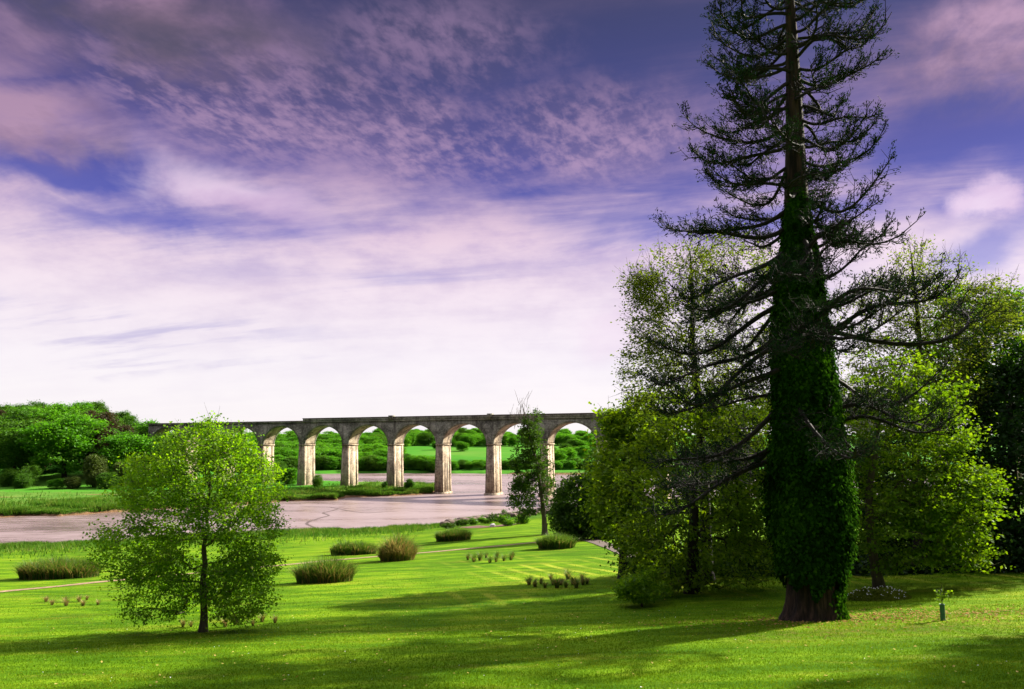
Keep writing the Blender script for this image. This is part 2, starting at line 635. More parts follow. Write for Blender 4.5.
def skeleton(rs, trunk, attract, wig=0.12, kseg=4, droop=0.0, up=0.3):
    """grow limbs from a trunk polyline to each attractor; returns nodes, parent index"""
    nodes = [np.array(p, float) for p in trunk]
    par = [-1] + list(range(len(trunk) - 1))
    nt = len(trunk)
    first = max(1, nt // 4)
    A = np.array(attract)
    base = np.array(trunk[0]); top = np.array(trunk[-1])
    ax = A.copy(); 
    tz = np.clip((A[:, 2] - base[2]) / max(1e-6, top[2] - base[2]), 0, 1)
    axp = base + (top - base) * tz[:, None]
    order = np.argsort(np.linalg.norm(A - axp, axis=1))
    N = np.array(nodes)
    for ai in order:
        a = A[ai]
        d = np.linalg.norm(N - a, axis=1)
        pen = np.maximum(0, N[:, 2] - a[2]) * 0.55
        cost = d + pen
        cost[:first] += 2.0 * (first - np.arange(first)) * 0.6
        b = int(np.argmin(cost))
        p = N[b]
        L = d[b]
        if L < 0.05: continue
        out = a - p
        ctl = p + out * 0.5 + np.array([0, 0, up * L * 0.35]) + rand_dir(rs, 1)[0] * L * wig
        new = []
        for q in range(1, kseg + 1):
            s = q / kseg
            pt = (1 - s) ** 2 * p + 2 * s * (1 - s) * ctl + s * s * a
            if q < kseg: pt = pt + rand_dir(rs, 1)[0] * L * wig * 0.4
            new.append(pt)
        prev = b
        for pt in new:
            par.append(prev); prev = len(par) - 1
        N = np.vstack([N, new])
    return N, np.array(par)


def radii_of(N, par, r_tip, r_base, nt, power=2.4):
    m = len(N)
    acc = np.zeros(m)
    kids = np.zeros(m, int)
    for i in range(m - 1, 0, -1):
        if kids[i] == 0: acc[i] = r_tip ** power
        acc[par[i]] += acc[i]; kids[par[i]] += 1
    r = np.maximum(acc, r_tip ** power) ** (1 / power)
    lim = r[nt // 2] if nt > 2 else r[0]
    return np.minimum(r, r_base * 0.55)


def ell_sample(rs, ells, n, shell):
    w = np.array([e[6] for e in ells], float); w /= w.sum()
    k = rs.choice(len(ells), n, p=w)
    E = np.array([e[:6] for e in ells], float)[k]
    d = rand_dir(rs, n)
    r = (shell + (1 - shell) * rs.rand(n)) ** 0.6
    r = np.where(rs.rand(n) < 0.25, rs.rand(n) ** 0.5, r)
    return E[:, :3] + d * r[:, None] * E[:, 3:6]


def clump_leaves(rs, cen, per, cr, flat, L, W, axis_out=None, droop=0.15, upn=0.8):
    n = len(cen)
    k = rs.poisson(per, n).clip(1)
    ci = np.repeat(np.arange(n), k)
    crv = (np.broadcast_to(cr, n) * (0.6 + 0.8 * rs.rand(n)))[ci][:, None]
    o = rs.normal(size=(len(ci), 3)) * 0.55
    o[:, 2] *= flat
    P = cen[ci] + o * crv
    T = rand_dir(rs, len(ci)); T[:, 2] = T[:, 2] * 0.5 - droop
    if axis_out is not None:
        T += 0.5 * axis_out[ci]
    Nn = rand_dir(rs, len(ci)) + np.array([0, 0, upn])
    Ls = L * (0.6 + 0.8 * rs.rand(len(ci)))
    return leaf_quads(P, T, Nn, Ls, W / L * Ls)


def make_tree(seed, ells, ncl, per, cr, flat, L, W, trunk, tr, shell=0.55, wig=0.12, r_tip=0.012, up=0.3, nside=6,
              twigs=0, upn=0.8, droop=0.15, attract_frac=1.0, bump=0.08, zmin=None, kseg=4, keep=None):
    """local coordinates; returns (trunk mesh data, crown mesh data)"""
    rs = np.random.RandomState(seed)
    cen = ell_sample(rs, ells, ncl, shell)
    if zmin is not None: cen[:, 2] = np.maximum(cen[:, 2], zmin + rs.rand(ncl) * 0.5)
    att = cen[: int(ncl * attract_frac)]
    N, par = skeleton(rs, trunk, att, wig, kseg, up=up)
    nt = len(trunk)
    r = radii_of(N, par, r_tip, tr, nt)
    # trunk tapering
    E = np.arange(nt, len(N))
    P0 = N[par[E]]; P1 = N[E]
    R1 = r[E]; R0 = np.minimum(r[par[E]], R1 * 1.5 + 0.004)
    parts = [frusta(P0, P1, R0, R1, nside if r_tip > 0.008 else 4)]
    tp = np.array(trunk, float)
    # subdivide the trunk path
    q = np.linspace(0, len(tp) - 1, len(tp) * 4)
    tps = np.stack([np.interp(q, np.arange(len(tp)), tp[:, i]) for i in range(3)], 1)
    f = np.linspace(0, 1, len(tps))
    h = tps[:, 2] - tps[0, 2]
    rad = tr * ((1 - f) ** 0.75 * 0.9 + 0.1) * (1 + 0.55 * np.exp(-h / (tr * 2.2)))
    parts.append(lathe_path(tps, rad, 14, bump, seed, 2.0))
    if twigs:
        # bare twigs standing out of the clumps
        c = cen[rs.choice(ncl, twigs)]
        mid = np.mean(cen, 0)
        d = c - mid; d /= np.linalg.norm(d, axis=1)[:, None] + 1e-6
        d = d + rand_dir(rs, twigs) * 0.7 + np.array([0, 0, 0.35])
        d /= np.linalg.norm(d, axis=1)[:, None]
        ln = cr * (0.7 + 0.9 * rs.rand(twigs))[:, None]
        a = c - d * ln * 0.4; b = c + d * ln * 0.5 + rand_dir(rs, twigs) * 0.1 * ln
        e = b + (d + rand_dir(rs, twigs) * 0.5 + np.array([0, 0, .2])) * ln * 0.5
        one = np.ones(twigs) * r_tip
        parts.append(frusta(a, b, one, one * 0.8, 3)); parts.append(frusta(b, e, one * 0.8, one * 0.4, 3))
    TV, TF = join(parts)
    mid = np.mean(cen, 0)
    out = cen - mid; out /= np.linalg.norm(out, axis=1)[:, None] + 1e-6
    LV, LF = clump_leaves(rs, cen, per, cr, flat, L, W, out, droop, upn)
    if zmin is not None:
        ok = LV.reshape(-1, 4, 3)[:, :, 2].min(1) > zmin * 0.5 + 0.02
        LV = LV.reshape(-1, 4, 3)[ok].reshape(-1, 3); LF = np.arange(len(LV)).reshape(-1, 4)
    return (TV, TF), (LV, [LF])


def plant_tree(name, label, cat, base, tm, lm, data, group=None, rotz=0):
    t = thing(name, label, cat, tuple(base), group, rotz)
    (TV, TF), (LV, LF) = data
    link('trunk', mesh_np('trunk', TV, TF, True), tm, t)
    link('crown', mesh_np('crown', LV, LF), lm, t)
    return t


def px_ells(base, D, L):
    """ellipses read off the picture (px,py,rx,ry,depth offset,depth radius,weight) -> local ellipsoids"""
    out = []
    for px, py, rx, ry, dd, dr, w in L:
        c = at_y(px, py, D + dd) - np.array(base)
        s = (D + dd) / F
        out.append((c[0], c[1], c[2], rx * s, dr, ry * s, w))
    return out


# ------------------------------------------------------------------ materials used by things
mats_ground()
M_BARK = rough_mat('grey_brown_bark', [(0.3, (0.03, 0.022, 0.016)), (0.6, (0.09, 0.07, 0.05)), (0.8, (0.13, 0.11, 0.08))], 5.0, (1, 1, 0.25), 0.7, 0.05)
M_DARKBARK = rough_mat('dark_branch_bark', [(0.3, (0.009, 0.007, 0.006)), (0.7, (0.024, 0.018, 0.015))], 5.0, (1, 1, 0.3), 0.6, 0.04)
M_REDBARK = rough_mat('fibrous_red_bark', [(0.38, (0.006, 0.004, 0.003)), (0.5, (0.022, 0.012, 0.008)), (0.68, (0.06, 0.034, 0.022))], 5.5, (1.6, 1.6, 0.14), 1.0, 0.09, 0.95)
M_LEAF_YOUNG = leaf_mat('young_leaf', [(0.035, 0.11, 0.003), (0.09, 0.19, 0.005), (0.14, 0.245, 0.009), (0.20, 0.30, 0.016)], 0.64, (1.5, 1.6, 0.35))
M_LEAF_OLIVE = leaf_mat('olive_leaf', [(0.045, 0.10, 0.004), (0.085, 0.16, 0.005), (0.13, 0.22, 0.007), (0.18, 0.27, 0.012)], 0.5, (1.5, 1.4, 0.4))
M_LEAF_YELLOW = leaf_mat('yellow_green_leaf', [(0.045, 0.105, 0.004), (0.08, 0.16, 0.005), (0.125, 0.215, 0.008), (0.175, 0.265, 0.014)], 0.5, (1.5, 1.45, 0.4))
M_LEAF_PALE = leaf_mat('pale_sparse_leaf', [(0.06, 0.09, 0.010), (0.11, 0.15, 0.014), (0.17, 0.21, 0.02)], 0.5, (1.3, 1.35, 0.5))
M_LEAF_BRIGHT = leaf_mat('bright_green_leaf', [(0.03, 0.10, 0.004), (0.065, 0.16, 0.006), (0.11, 0.21, 0.01)], 0.5, (1.4, 1.5, 0.4))
M_LEAF_DARK = leaf_mat('dark_evergreen_leaf', [(0.007, 0.022, 0.006), (0.013, 0.036, 0.008), (0.024, 0.055, 0.012)], 0.15, (1.2, 1.3, 0.5))
M_LEAF_DUSK = leaf_mat('deep_green_leaf', [(0.02, 0.055, 0.006), (0.042, 0.095, 0.009), (0.07, 0.13, 0.012)], 0.4, (1.3, 1.3, 0.5))
M_NEEDLE = leaf_mat('conifer_needles', [(0.006, 0.018, 0.009), (0.012, 0.030, 0.013), (0.022, 0.044, 0.017)], 0.15, (1.2, 1.2, 0.6), gloss=0.0)
M_IVY = leaf_mat('ivy_leaf', [(0.004, 0.014, 0.002), (0.010, 0.034, 0.003), (0.024, 0.075, 0.004), (0.06, 0.15, 0.006)], 0.3, (1.3, 1.5, 0.4), gloss=0.0)
M_WOOD = [leaf_mat('wood_leaf_fresh', [(0.04, 0.14, 0.006), (0.065, 0.20, 0.008), (0.095, 0.25, 0.012), (0.13, 0.29, 0.02)], 0.48, (1.2, 1.4, 0.4), 0.15, obj_var=0.5),
          leaf_mat('wood_leaf_mid', [(0.03, 0.095, 0.008), (0.055, 0.14, 0.01), (0.085, 0.18, 0.015)], 0.45, (1.2, 1.3, 0.4), 0.15, obj_var=0.5),
          leaf_mat('wood_leaf_brown', [(0.03, 0.028, 0.012), (0.055, 0.045, 0.02), (0.075, 0.06, 0.03)], 0.3, (1.2, 1.1, 0.5), 0.15, obj_var=0.3),
          leaf_mat('wood_leaf_olive', [(0.04, 0.07, 0.012), (0.07, 0.10, 0.018), (0.10, 0.13, 0.03)], 0.3, (1.2, 1.3, 0.4), 0.15, obj_var=0.4)]
M_REED = leaf_mat('green_reed', [(0.04, 0.09, 0.015), (0.075, 0.14, 0.025), (0.12, 0.19, 0.04)], 0.45, (1.2, 1.2, 0.5), 1.0)
M_STRAW = leaf_mat('dry_straw', [(0.15, 0.11, 0.04), (0.27, 0.20, 0.08), (0.40, 0.32, 0.15)], 0.4, (1.2, 1.1, 0.7), 1.0)


# ------------------------------------------------------------------ ground, river, paths
build_ground()
V = np.array([[-3000, 40, WATER], [3000, 40, WATER], [3000, 3000, WATER], [-3000, 3000, WATER]], float)
kind(link('river', mesh_np('river', V, [np.array([[0, 1, 2, 3]])]), M_RIVER), 'structure')
flat_w = lambda x, y: np.full(len(x), WATER)
M_CREEK = rough_mat('wet_channel_mud', [(0.3, (0.05, 0.034, 0.028)), (0.7, (0.11, 0.08, 0.065))], 1.5, rough=0.5)
cr = [at_z(px, py, WATER) for px, py in [(338, 509), (331, 511), (322, 513), (330, 515.5), (320, 518), (309, 521.5), (306, 524), (313, 527), (322, 530.5), (328, 533)]]
strip('mud_channel', cr, 0.7, M_CREEK, 0.012, flat_w, jit=0.5)
cr = [at_z(px, py, WATER) for px, py in [(300, 506), (330, 507), (352, 511.5), (366, 513), (384, 512)]]
strip('mud_channel', cr, 0.6, M_CREEK, 0.016, flat_w, jit=0.6)

pp = [at_g(px, py) for px, py in [(-60, 597.5), (0, 592), (60, 586.5), (100, 582), (150, 577.5), (205, 572.5), (280, 565.5), (330, 560.5), (374, 557), (416, 553.5), (460, 549.5), (500, 546), (536, 542.5), (577, 539.5)]]
strip('path', pp, 1.25, M_PATH, 0.03, jit=0.35)
pp = [at_g(px, py) for px, py in [(570, 538.5), (584, 539.5), (600, 543), (614, 548), (634, 556), (660, 570)]]
strip('gravel_path', pp, 1.6, M_GRAVEL, 0.045, jit=0.15)


# ------------------------------------------------------------------ viaduct
def mats_stone():
    global M_STONE, M_STONE_DARK, M_COPING
    def stone(name, stops, stain):
        m, t, out = new_mat(name)
        tc = t.node('ShaderNodeTexCoord'); P = tc.outputs['Object']
        sx, sy, sz = t.sep(P)
        n1 = t.noise(P, 0.35, 5.0, 0.65); n2 = t.noise(P, 2.2, 6.0, 0.7)
        br = t.node('ShaderNodeTexBrick')
        t.set(br.inputs['Vector'], t.comb(t.add(sx, sy), sz, 0.0))
        br.inputs['Scale'].default_value = 1.0; br.inputs['Brick Width'].default_value = 1.1; br.inputs['Row Height'].default_value = 0.5
        br.inputs['Mortar Size'].default_value = 0.03
        br.inputs['Color1'].default_value = (0.75, 0.75, 0.75, 1); br.inputs['Color2'].default_value = (1.1, 1.1, 1.1, 1); br.inputs['Mortar'].default_value = (0.55, 0.55, 0.55, 1)
        x = t.add(t.mul(n1, 0.55), t.mul(n2, 0.5))
        col = t.mix(0.8, t.ramp(x, stops), br.outputs['Color'], 'MULTIPLY')
        st = t.noise(t.mapping(P, (0.9, 0.9, 0.12)), 1.0, 5.0, 0.65)
        col = t.mix(t.mul(t.smooth(st, 0.5, 0.68), stain), col, (0.045, 0.035, 0.03))
        p = t.node('ShaderNodeBsdfPrincipled'); t.set(p.inputs['Base Color'], col)
        p.inputs['Roughness'].default_value = 0.9; p.inputs['Specular IOR Level'].default_value = 0.2
        t.set(p.inputs['Normal'], t.bump(t.add(n2, t.mul(br.outputs['Fac'], -0.4)), 0.7, 0.12))
        t.l.new(p.outputs[0], out.inputs[0])
        return m
    M_STONE = stone('weathered_pier_stone', [(0.40, (0.11, 0.078, 0.05)), (0.48, (0.27, 0.21, 0.145)), (0.56, (0.44, 0.355, 0.25)), (0.72, (0.55, 0.46, 0.35))], 0.85)
    M_STONE_DARK = stone('lichen_wall_stone', [(0.40, (0.06, 0.058, 0.045)), (0.5, (0.16, 0.152, 0.118)), (0.58, (0.28, 0.265, 0.21)), (0.72, (0.42, 0.39, 0.33))], 0.7)
    M_COPING = rough_mat('rusty_coping_stone', [(0.3, (0.04, 0.018, 0.014)), (0.6, (0.085, 0.04, 0.032)), (0.8, (0.12, 0.07, 0.05))], 0.8)


mats_stone()
b1 = at_y(300.3, 419, 283.0); b2 = at_y(487.5, 415.5, 255.0)
GRADE = (b1[2] - b2[2]) / np.linalg.norm((b1 - b2)[:2]); DECK = float(b2[2])
DIR = (b1 - b2)[:2]; DIR = DIR / np.linalg.norm(DIR)     # to the left along the bridge
FN = np.array([DIR[1], -DIR[0]])
if FN[1] > 0: FN = -FN                                    # towards the viewer
# pier positions on the front line of the bridge
def s_of(px):
    # solve for s so that b2 + DIR*s projects to px
    d = ray(px, 430); k = d[0] / d[1]
    # (bx+dx s) = k (by+dy s)
    return (k * b2[1] - b2[0]) / (DIR[0] - k * DIR[1])
S0 = s_of(302.3); S4 = s_of(490.0)
PITCH = (S0 - S4) / 4
PT, PW = 2.45, 5.9          # pier thickness along the bridge, width across
ROTZ = math.atan2(DIR[1], DIR[0])
via = thing('viaduct', 'long grey stone railway viaduct with tall round arches striding across the muddy river', 'viaduct', (float(b2[0]), float(b2[1]), 0), rotz=0)
# local frame: x along DIR, y away from the viewer, built in world axes
AX = np.array([DIR[0], DIR[1], 0]); AY = np.array([-FN[0], -FN[1], 0]); AZ = np.array([0, 0, 1.0])
CROWN = DECK - 2.55
RAD = (PITCH - PT) / 2
SPRING = CROWN - RAD * 0.83
print('PITCH', PITCH, 'RAD', RAD, 'SPRING', SPRING)


def loc2w(P):
    P = np.asarray(P, float)
    return P[:, 0:1] * AX + P[:, 1:2] * AY + (P[:, 2:3] + GRADE * P[:, 0:1]) * AZ


def boxm(x0, x1, y0, y1, z0, z1, tx=0.0, ty=0.0):
    """box with batter: bottom larger by tx,ty on each side"""
    P = [(x0 - tx, y0 - ty, z0), (x1 + tx, y0 - ty, z0), (x1 + tx, y1 + ty, z0), (x0 - tx, y1 + ty, z0),
         (x0, y0, z1), (x1, y0, z1), (x1, y1, z1), (x0, y1, z1)]
    f = np.array([[0, 3, 2, 1], [4, 5, 6, 7], [0, 1, 5, 4], [1, 2, 6, 5], [2, 3, 7, 6], [3, 0, 4, 7]])
    return np.array(P, float), f


def vpart(name, parts, mat, parent=via):
    V, Fs = join(parts)
    return link(name, mesh_np(name, loc2w(V), Fs), mat, parent)


NL, NR = -4, 12            # pier index 0 is at px 299, larger index to the right
xs = {i: S0 - i * PITCH for i in range(NL, NR + 1)}
for i in range(NL, NR + 1):
    x = xs[i]
    px = b2[0] + DIR[0] * x; py = b2[1] + DIR[1] * x
    zb = -21.0
    # shaft with a sunk panel in each inner face: corner strips stand proud of the core
    core = boxm(x - PT / 2 + .10, x + PT / 2 - .10, 0.10, PW - .10, zb, SPRING - 0.25, 0.34, 0.34)
    strips = []
    for sx in (-1, 1):
        for (y0, y1) in ((0.0, 1.25), (PW - 1.25, PW)):
            xa, xb = (x - PT / 2, x - 0.25) if sx < 0 else (x + 0.25, x + PT / 2)
            v, f = boxm(xa, xb, y0, y1, zb, SPRING - 0.25)
            # batter the outer sides of the strip like the core
            low = v[:, 2] < zb + 0.1
            v[low & (np.abs(v[:, 0] - x) > 1), 0] += sx * 0.34
            sy = -1 if y0 == 0 else 1
            v[low, 1] += sy * 0.34
            strips.append((v, f))
    p = vpart('pier', [core] + strips, M_STONE)
    vpart('impost', [boxm(x - PT / 2 - .2, x + PT / 2 + .2, -.2, PW + .2, SPRING - 0.25, SPRING + 0.12)], M_STONE, p)
    gzz = max(gz(px, py + 4), WATER)
    pl = boxm(x - PT / 2 - .55, x + PT / 2 + .55, -.55, PW + .55, -21.0, gzz + 0.6)
    vpart('plinth', [pl], M_STONE, p)


def arch_outline(xl, xr, n=28):
    c = (xl + xr) / 2; r = (xr - xl) / 2
    a = np.linspace(math.pi, 0, n)
    return np.stack([c + r * np.cos(a), SPRING + 0.12 + (CROWN - SPRING - 0.12) * np.sin(a)], 1)


for i in range(NL, NR):
    xl, xr = xs[i + 1], xs[i]          # pier centres
    o = arch_outline(xl + PT / 2, xr - PT / 2)
    top = DECK - 1.25
    # spandrel wall: column quads between arch curve and top on both faces + intrados
    n = len(o)
    xsN = np.concatenate([[xl], o[:, 0], [xr]])
    zsN = np.concatenate([[SPRING + 0.12], o[:, 1], [SPRING + 0.12]])
    m = n + 2
    V = []
    for y in (0.0, PW):
        for k in range(m):
            V.append((xsN[k], y, zsN[k]))
        for k in range(m):
            V.append((xsN[k], y, top))
    Fq = []; Fs_ = []
    for k in range(m - 1):
        Fq.append((k, k + 1, m + k + 1, m + k))
        Fq.append((2 * m + k + 1, 2 * m + k, 3 * m + k, 3 * m + k + 1))
        Fs_.append((k + 1, k, 2 * m + k, 2 * m + k + 1))
        Fq.append((m + k, m + k + 1, 3 * m + k + 1, 3 * m + k))
    sp = vpart('arch_span', [(np.array(V, float), np.array(Fq))], M_STONE_DARK)
    vpart('arch_soffit', [(np.array(V, float), np.array(Fs_))], M_STONE, sp)
    # voussoir ring standing proud of each face
    V = []; Fq = []
    c = (xl + xr) / 2
    for y0, y1 in ((-0.1, 0.35), (PW - 0.35, PW + 0.1)):
        off = len(V)
        for k in range(n):
            d = np.array([(o[k, 0] - c) / (RAD), (o[k, 1] - SPRING - .12) / (CROWN - SPRING - .12)])
            q0 = o[k] - d * 0.05; q1 = o[k] + d * 0.85
            q1[0] = min(max(q1[0], xl + 0.02), xr - 0.02)
            for q in (q0, q1):
                for y in (y0, y1):
                    V.append((q[0], y, q[1]))
        for k in range(n - 1):
            a = off + 4 * k; b = a + 4
            Fq += [(a, a + 2, b + 2, b), (a + 1, b + 1, b + 3, a + 3), (a, b, b + 1, a + 1), (a + 2, a + 3, b + 3, b + 2)]
    vpart('voussoir_ring', [(np.array(V, float), np.array(Fq))], M_STONE_DARK, sp)

xa, xb = xs[NR], xs[NL]
x_step = xs[0] + 0.3 - PT * 0.2
vpart('string_course', [boxm(xa, xb, -.3, PW + .3, DECK - 1.25, DECK - 0.95)], M_STONE_DARK)
pr = vpart('parapet', [boxm(xa, x_step, -.12, 0.42, DECK - .95, DECK), boxm(xa, x_step, PW - .42, PW + .12, DECK - .95, DECK)], M_STONE_DARK)
vpart('coping', [boxm(xa, x_step + .1, -.24, 0.52, DECK, DECK + .25), boxm(xa, x_step + .1, PW - .52, PW + .24, DECK, DECK + .25)], M_COPING, pr)
pr = vpart('low_parapet', [boxm(x_step, xb, -.12, 0.42, DECK - .95, DECK - .78), boxm(x_step, xb, PW - .42, PW + .12, DECK - .95, DECK - .78)], M_STONE_DARK)
vpart('coping', [boxm(x_step + .1, xb, -.24, 0.52, DECK - .78, DECK - .6), boxm(x_step + .1, xb, PW - .52, PW + .24, DECK - .78, DECK - .6)], M_COPING, pr)
for i in (2, 4, 6):
    vpart('refuge', [boxm(xs[i] - .8, xs[i] + .8, -.75, 1.0, DECK - .94, DECK + .62)], M_STONE_DARK)
vpart('track_bed', [boxm(xa, xb, 0.43, PW - .43, DECK - .94, DECK - .8)], M_GRAVEL)


# ------------------------------------------------------------------ giant ivy-clad conifer
def build_conifer():
    rs = np.random.RandomState(11)
    base = at_g(813, 619)
    print('conifer base', base)
    D = base[1]
    t = thing('conifer_tree', 'giant dark conifer with ivy-clad trunk and drooping limbs towering over the lawn', 'tree', tuple(base))
    # trunk
    hh = np.concatenate([np.linspace(0, 2.5, 14), np.linspace(2.9, 27, 50)])
    prof_h = [0, .3, .7, 1.4, 3, 8, 12, 16, 21, 24, 27]
    prof_r = [1.12, .96, .87, .81, .76, .62, .5, .37, .21, .12, .03]
    s = D / 28.0
    rad = np.interp(hh / s, prof_h, prof_r) * s
    path = np.stack([0.003 * hh + 0.05 * np.sin(hh * 0.35), 0.04 * np.sin(hh * 0.3 + 1), hh - 0.15], 1)
    V, f = lathe_path(path, rad, 44, 0.07, 3, 2.2, 0.085, 9, 2.2)
    link('trunk', mesh_np('trunk', V, [f], True), M_REDBARK, t)
    ax = lambda h: np.array([0.003 * h + 0.05 * math.sin(h * 0.35), 0.04 * math.sin(h * 0.3 + 1), h])

    # ivy
    ph = np.array([0.5, 1.3, 2.1, 3.0, 4.3, 6.0, 7.8, 9.5, 11.3, 12.6, 13.4, 14.2, 15.0]) * s
    pr_ = np.array([.98, 1.04, 1.20, 1.32, 1.36, 1.31, 1.20, 1.02, .81, .65, .55, .45, .36]) * s
    hv = np.linspace(1.45 * s, ph[-1], 70)
    core = []
    na = 40
    a = np.arange(na) * 2 * math.pi / na
    def ivy_r(h, ang):
        r0 = np.interp(h, ph, pr_)
        r0 = r0 * (1 + 0.08 * np.sin(ang * 2 + h * 0.7))
        bmp = fbm(np.cos(ang) * 2.2 + 5, np.sin(ang) * 2.2 + h * 0.55, 3) - 0.5
        b2_ = fbm(np.cos(ang) * 6 + 15, np.sin(ang) * 6 + h * 1.7, 2) - 0.5
        return r0 * (1 + 0.24 * bmp + 0.16 * b2_)
    VV = np.zeros((len(hv), na, 3))
    for i, h in enumerate(hv):
        c = ax(h)
        rr = ivy_r(np.full(na, h), a) * 0.9
        if i == 0: rr = rr * 0.75
        VV[i, :, 0] = c[0] + rr * np.cos(a); VV[i, :, 1] = c[1] + rr * np.sin(a); VV[i, :, 2] = h
    i = np.arange(len(hv) - 1)[:, None] * na; j = np.arange(na)[None]; k = (j + 1) % na
    fc = np.stack([i + j, i + k, i + k + na, i + j + na], -1).reshape(-1, 4)
    n = 46000
    h = ph[0] + (ph[-1] - ph[0]) * (rs.rand(n) ** 1.25)
    # ragged lower fringe
    ang = rs.rand(n) * 2 * math.pi
    low = 0.15 + 2.1 * (fbm(np.cos(ang) * 2.5 + 31, np.sin(ang) * 2.5, 3))
    ok = h > low
    h = h[ok]; ang = ang[ok]; n = len(h)
    rr = ivy_r(h, ang) * (0.9 + 0.10 * rs.rand(n) + 0.16 * rs.rand(n) ** 4)
    cx = 0.003 * h + 0.05 * np.sin(h * 0.35); cy = 0.04 * np.sin(h * 0.3 + 1)
    P = np.stack([cx + rr * np.cos(ang), cy + rr * np.sin(ang), h], 1)
    Nn = np.stack([np.cos(ang), np.sin(ang), np.full(n, 0.45)], 1) + rand_dir(rs, n) * 0.55
    T = np.stack([np.zeros(n), np.zeros(n), -np.ones(n)], 1) + rand_dir(rs, n) * 0.6
    T -= Nn * (np.sum(T * Nn, 1) / np.sum(Nn * Nn, 1))[:, None]
    Ls = (0.08 + 0.09 * rs.rand(n)) * s
    LV, LF = leaf_quads(P, T, Nn, Ls, Ls * 0.85)
    Vj, Fj = join([(VV.reshape(-1, 3), fc), (LV, LF)])
    link('ivy', mesh_np('ivy', Vj, Fj), M_IVY, t)
    # ivy tongue at the right foot of the trunk
    n = 900
    ang = -0.6 + rs.normal(size=n) * 0.22; hq = rs.rand(n) * 1.2
    rr = np.interp(hq, prof_h, prof_r) * s * 1.04 + 0.12 * rs.rand(n)
    P = np.stack([rr * np.cos(ang), rr * np.sin(ang), hq], 1)
    Nn = np.stack([np.cos(ang), np.sin(ang), np.full(n, 0.6)], 1) + rand_dir(rs, n) * 0.5
    T = np.stack([np.zeros(n), np.zeros(n), -np.ones(n)], 1) + rand_dir(rs, n) * 0.7
    LV, LF = leaf_quads(P, T, Nn, 0.13, 0.1)
    link('ivy', mesh_np('ivy_foot', LV, [LF]), M_IVY, t)

    # limbs
    P0, P1, R0, R1 = [], [], [], []
    tuftC, tuftD = [], []
    def seg(a_, b_, ra, rb):
        P0.append(a_); P1.append(b_); R0.append(ra); R1.append(rb)
    hs = []
    h = 6.2 * s
    while h < 26.2 * s:
        hs.append(h)
        h += (0.145 if h > 9 * s else 0.26) * s * (0.6 + 0.8 * rs.rand())
    phi = 0.0
    Lh = [5, 7.5, 10, 12.5, 14.5, 17, 21, 23, 25, 27]
    Lv = [6.0, 6.1, 5.5, 4.8, 4.2, 3.75, 3.4, 3.0, 2.0, 0.5]
    for h in hs:
        phi += 2.4 + rs.normal() * 0.35
        left = -math.cos(phi)               # 1 when pointing left in the picture
        L = np.interp(h / s, Lh, Lv) * s * (0.58 + 0.5 * rs.rand() ** 0.7)
        if left < -0.2: L *= 0.93 if h > 18 * s else 0.80 if h > 12 * s else 0.9
        az = np.array([math.cos(phi), math.sin(phi), 0])
        lat = np.array([-az[1], az[0], 0])
        slope = -0.62 + 0.34 * rs.rand() if left > -0.1 else -0.5 + 0.4 * rs.rand()
        if h < 13 * s and left < 0: slope = 0.12 - 0.45 * rs.rand()
        curl = 0.28 + 0.36 * rs.rand()
        if h < 13.5 * s:
            curl = 0.16 + 0.2 * rs.rand()
            if left > 0.1: slope = -0.55 - 0.25 * rs.rand(); curl = 0.3
        if h > 20 * s: slope *= 0.6
        ns = 13
        w1 = rs.normal(size=3) * 0.5; w2 = rs.rand(3) * 6
        wigA = 0.09 if left > 0 else 0.16
        pts = []
        for q in range(ns + 1):
            u = q / ns
            z = h + L * (slope * u + curl * u ** 3)
            side = L * wigA * (math.sin(u * 5 + w2[0]) - math.sin(w2[0])) * (0.4 + abs(w1[0]))
            zz = L * wigA * 0.5 * (math.sin(u * 7 + w2[1]) - math.sin(w2[1]))
            c = ax(h)
            pts.append(c + az * (0.1 + L * u * 0.95) + lat * side + np.array([0, 0, z - h + zz]))
        r_b = (0.020 + 0.0125 * L) * (1.15 if h < 15 * s else 1.0)
        for q in range(ns):
            u0, u1 = q / ns, (q + 1) / ns
            seg(pts[q], pts[q + 1], r_b * (1 - u0) ** 0.8 + 0.014, r_b * (1 - u1) ** 0.8 + 0.014)
        # side shoots
        dens = 1.05 if left > -0.25 else 0.9
        if h < 14 * s and left > 0: dens = 1.25
        k = int(L * 7.6)
        for e in range(k):
            u = 0.25 + 0.75 * rs.rand()
            fi = u * ns; q = min(int(fi), ns - 1); p = pts[q] + (pts[q + 1] - pts[q]) * (fi - q)
            dirn = (pts[q + 1] - pts[q]); dirn = dirn / np.linalg.norm(dirn)
            sgn = 1 if rs.rand() < 0.5 else -1
            d = dirn * (0.5 + 0.3 * rs.rand()) + lat * sgn * (0.35 + 0.6 * rs.rand()) + np.array([0, 0, -0.3 + 0.65 * rs.rand()])
            d /= np.linalg.norm(d)
            ln = (0.4 + 1.0 * rs.rand()) * (1.15 - 0.5 * u) * (0.6 + 0.1 * L)
            m_ = p + d * ln * 0.55 + rand_dir(rs, 1)[0] * ln * 0.12
            up_ = np.array([0, 0, 0.5 + 0.45 * rs.rand()])
            d2 = d * 0.7 + up_ + rand_dir(rs, 1)[0] * 0.25; d2 /= np.linalg.norm(d2)
            e_ = m_ + d2 * ln * 0.55
            seg(p, m_, 0.02, 0.015); seg(m_, e_, 0.015, 0.009)
            # twig forks
            tips = [(e_, d2)]
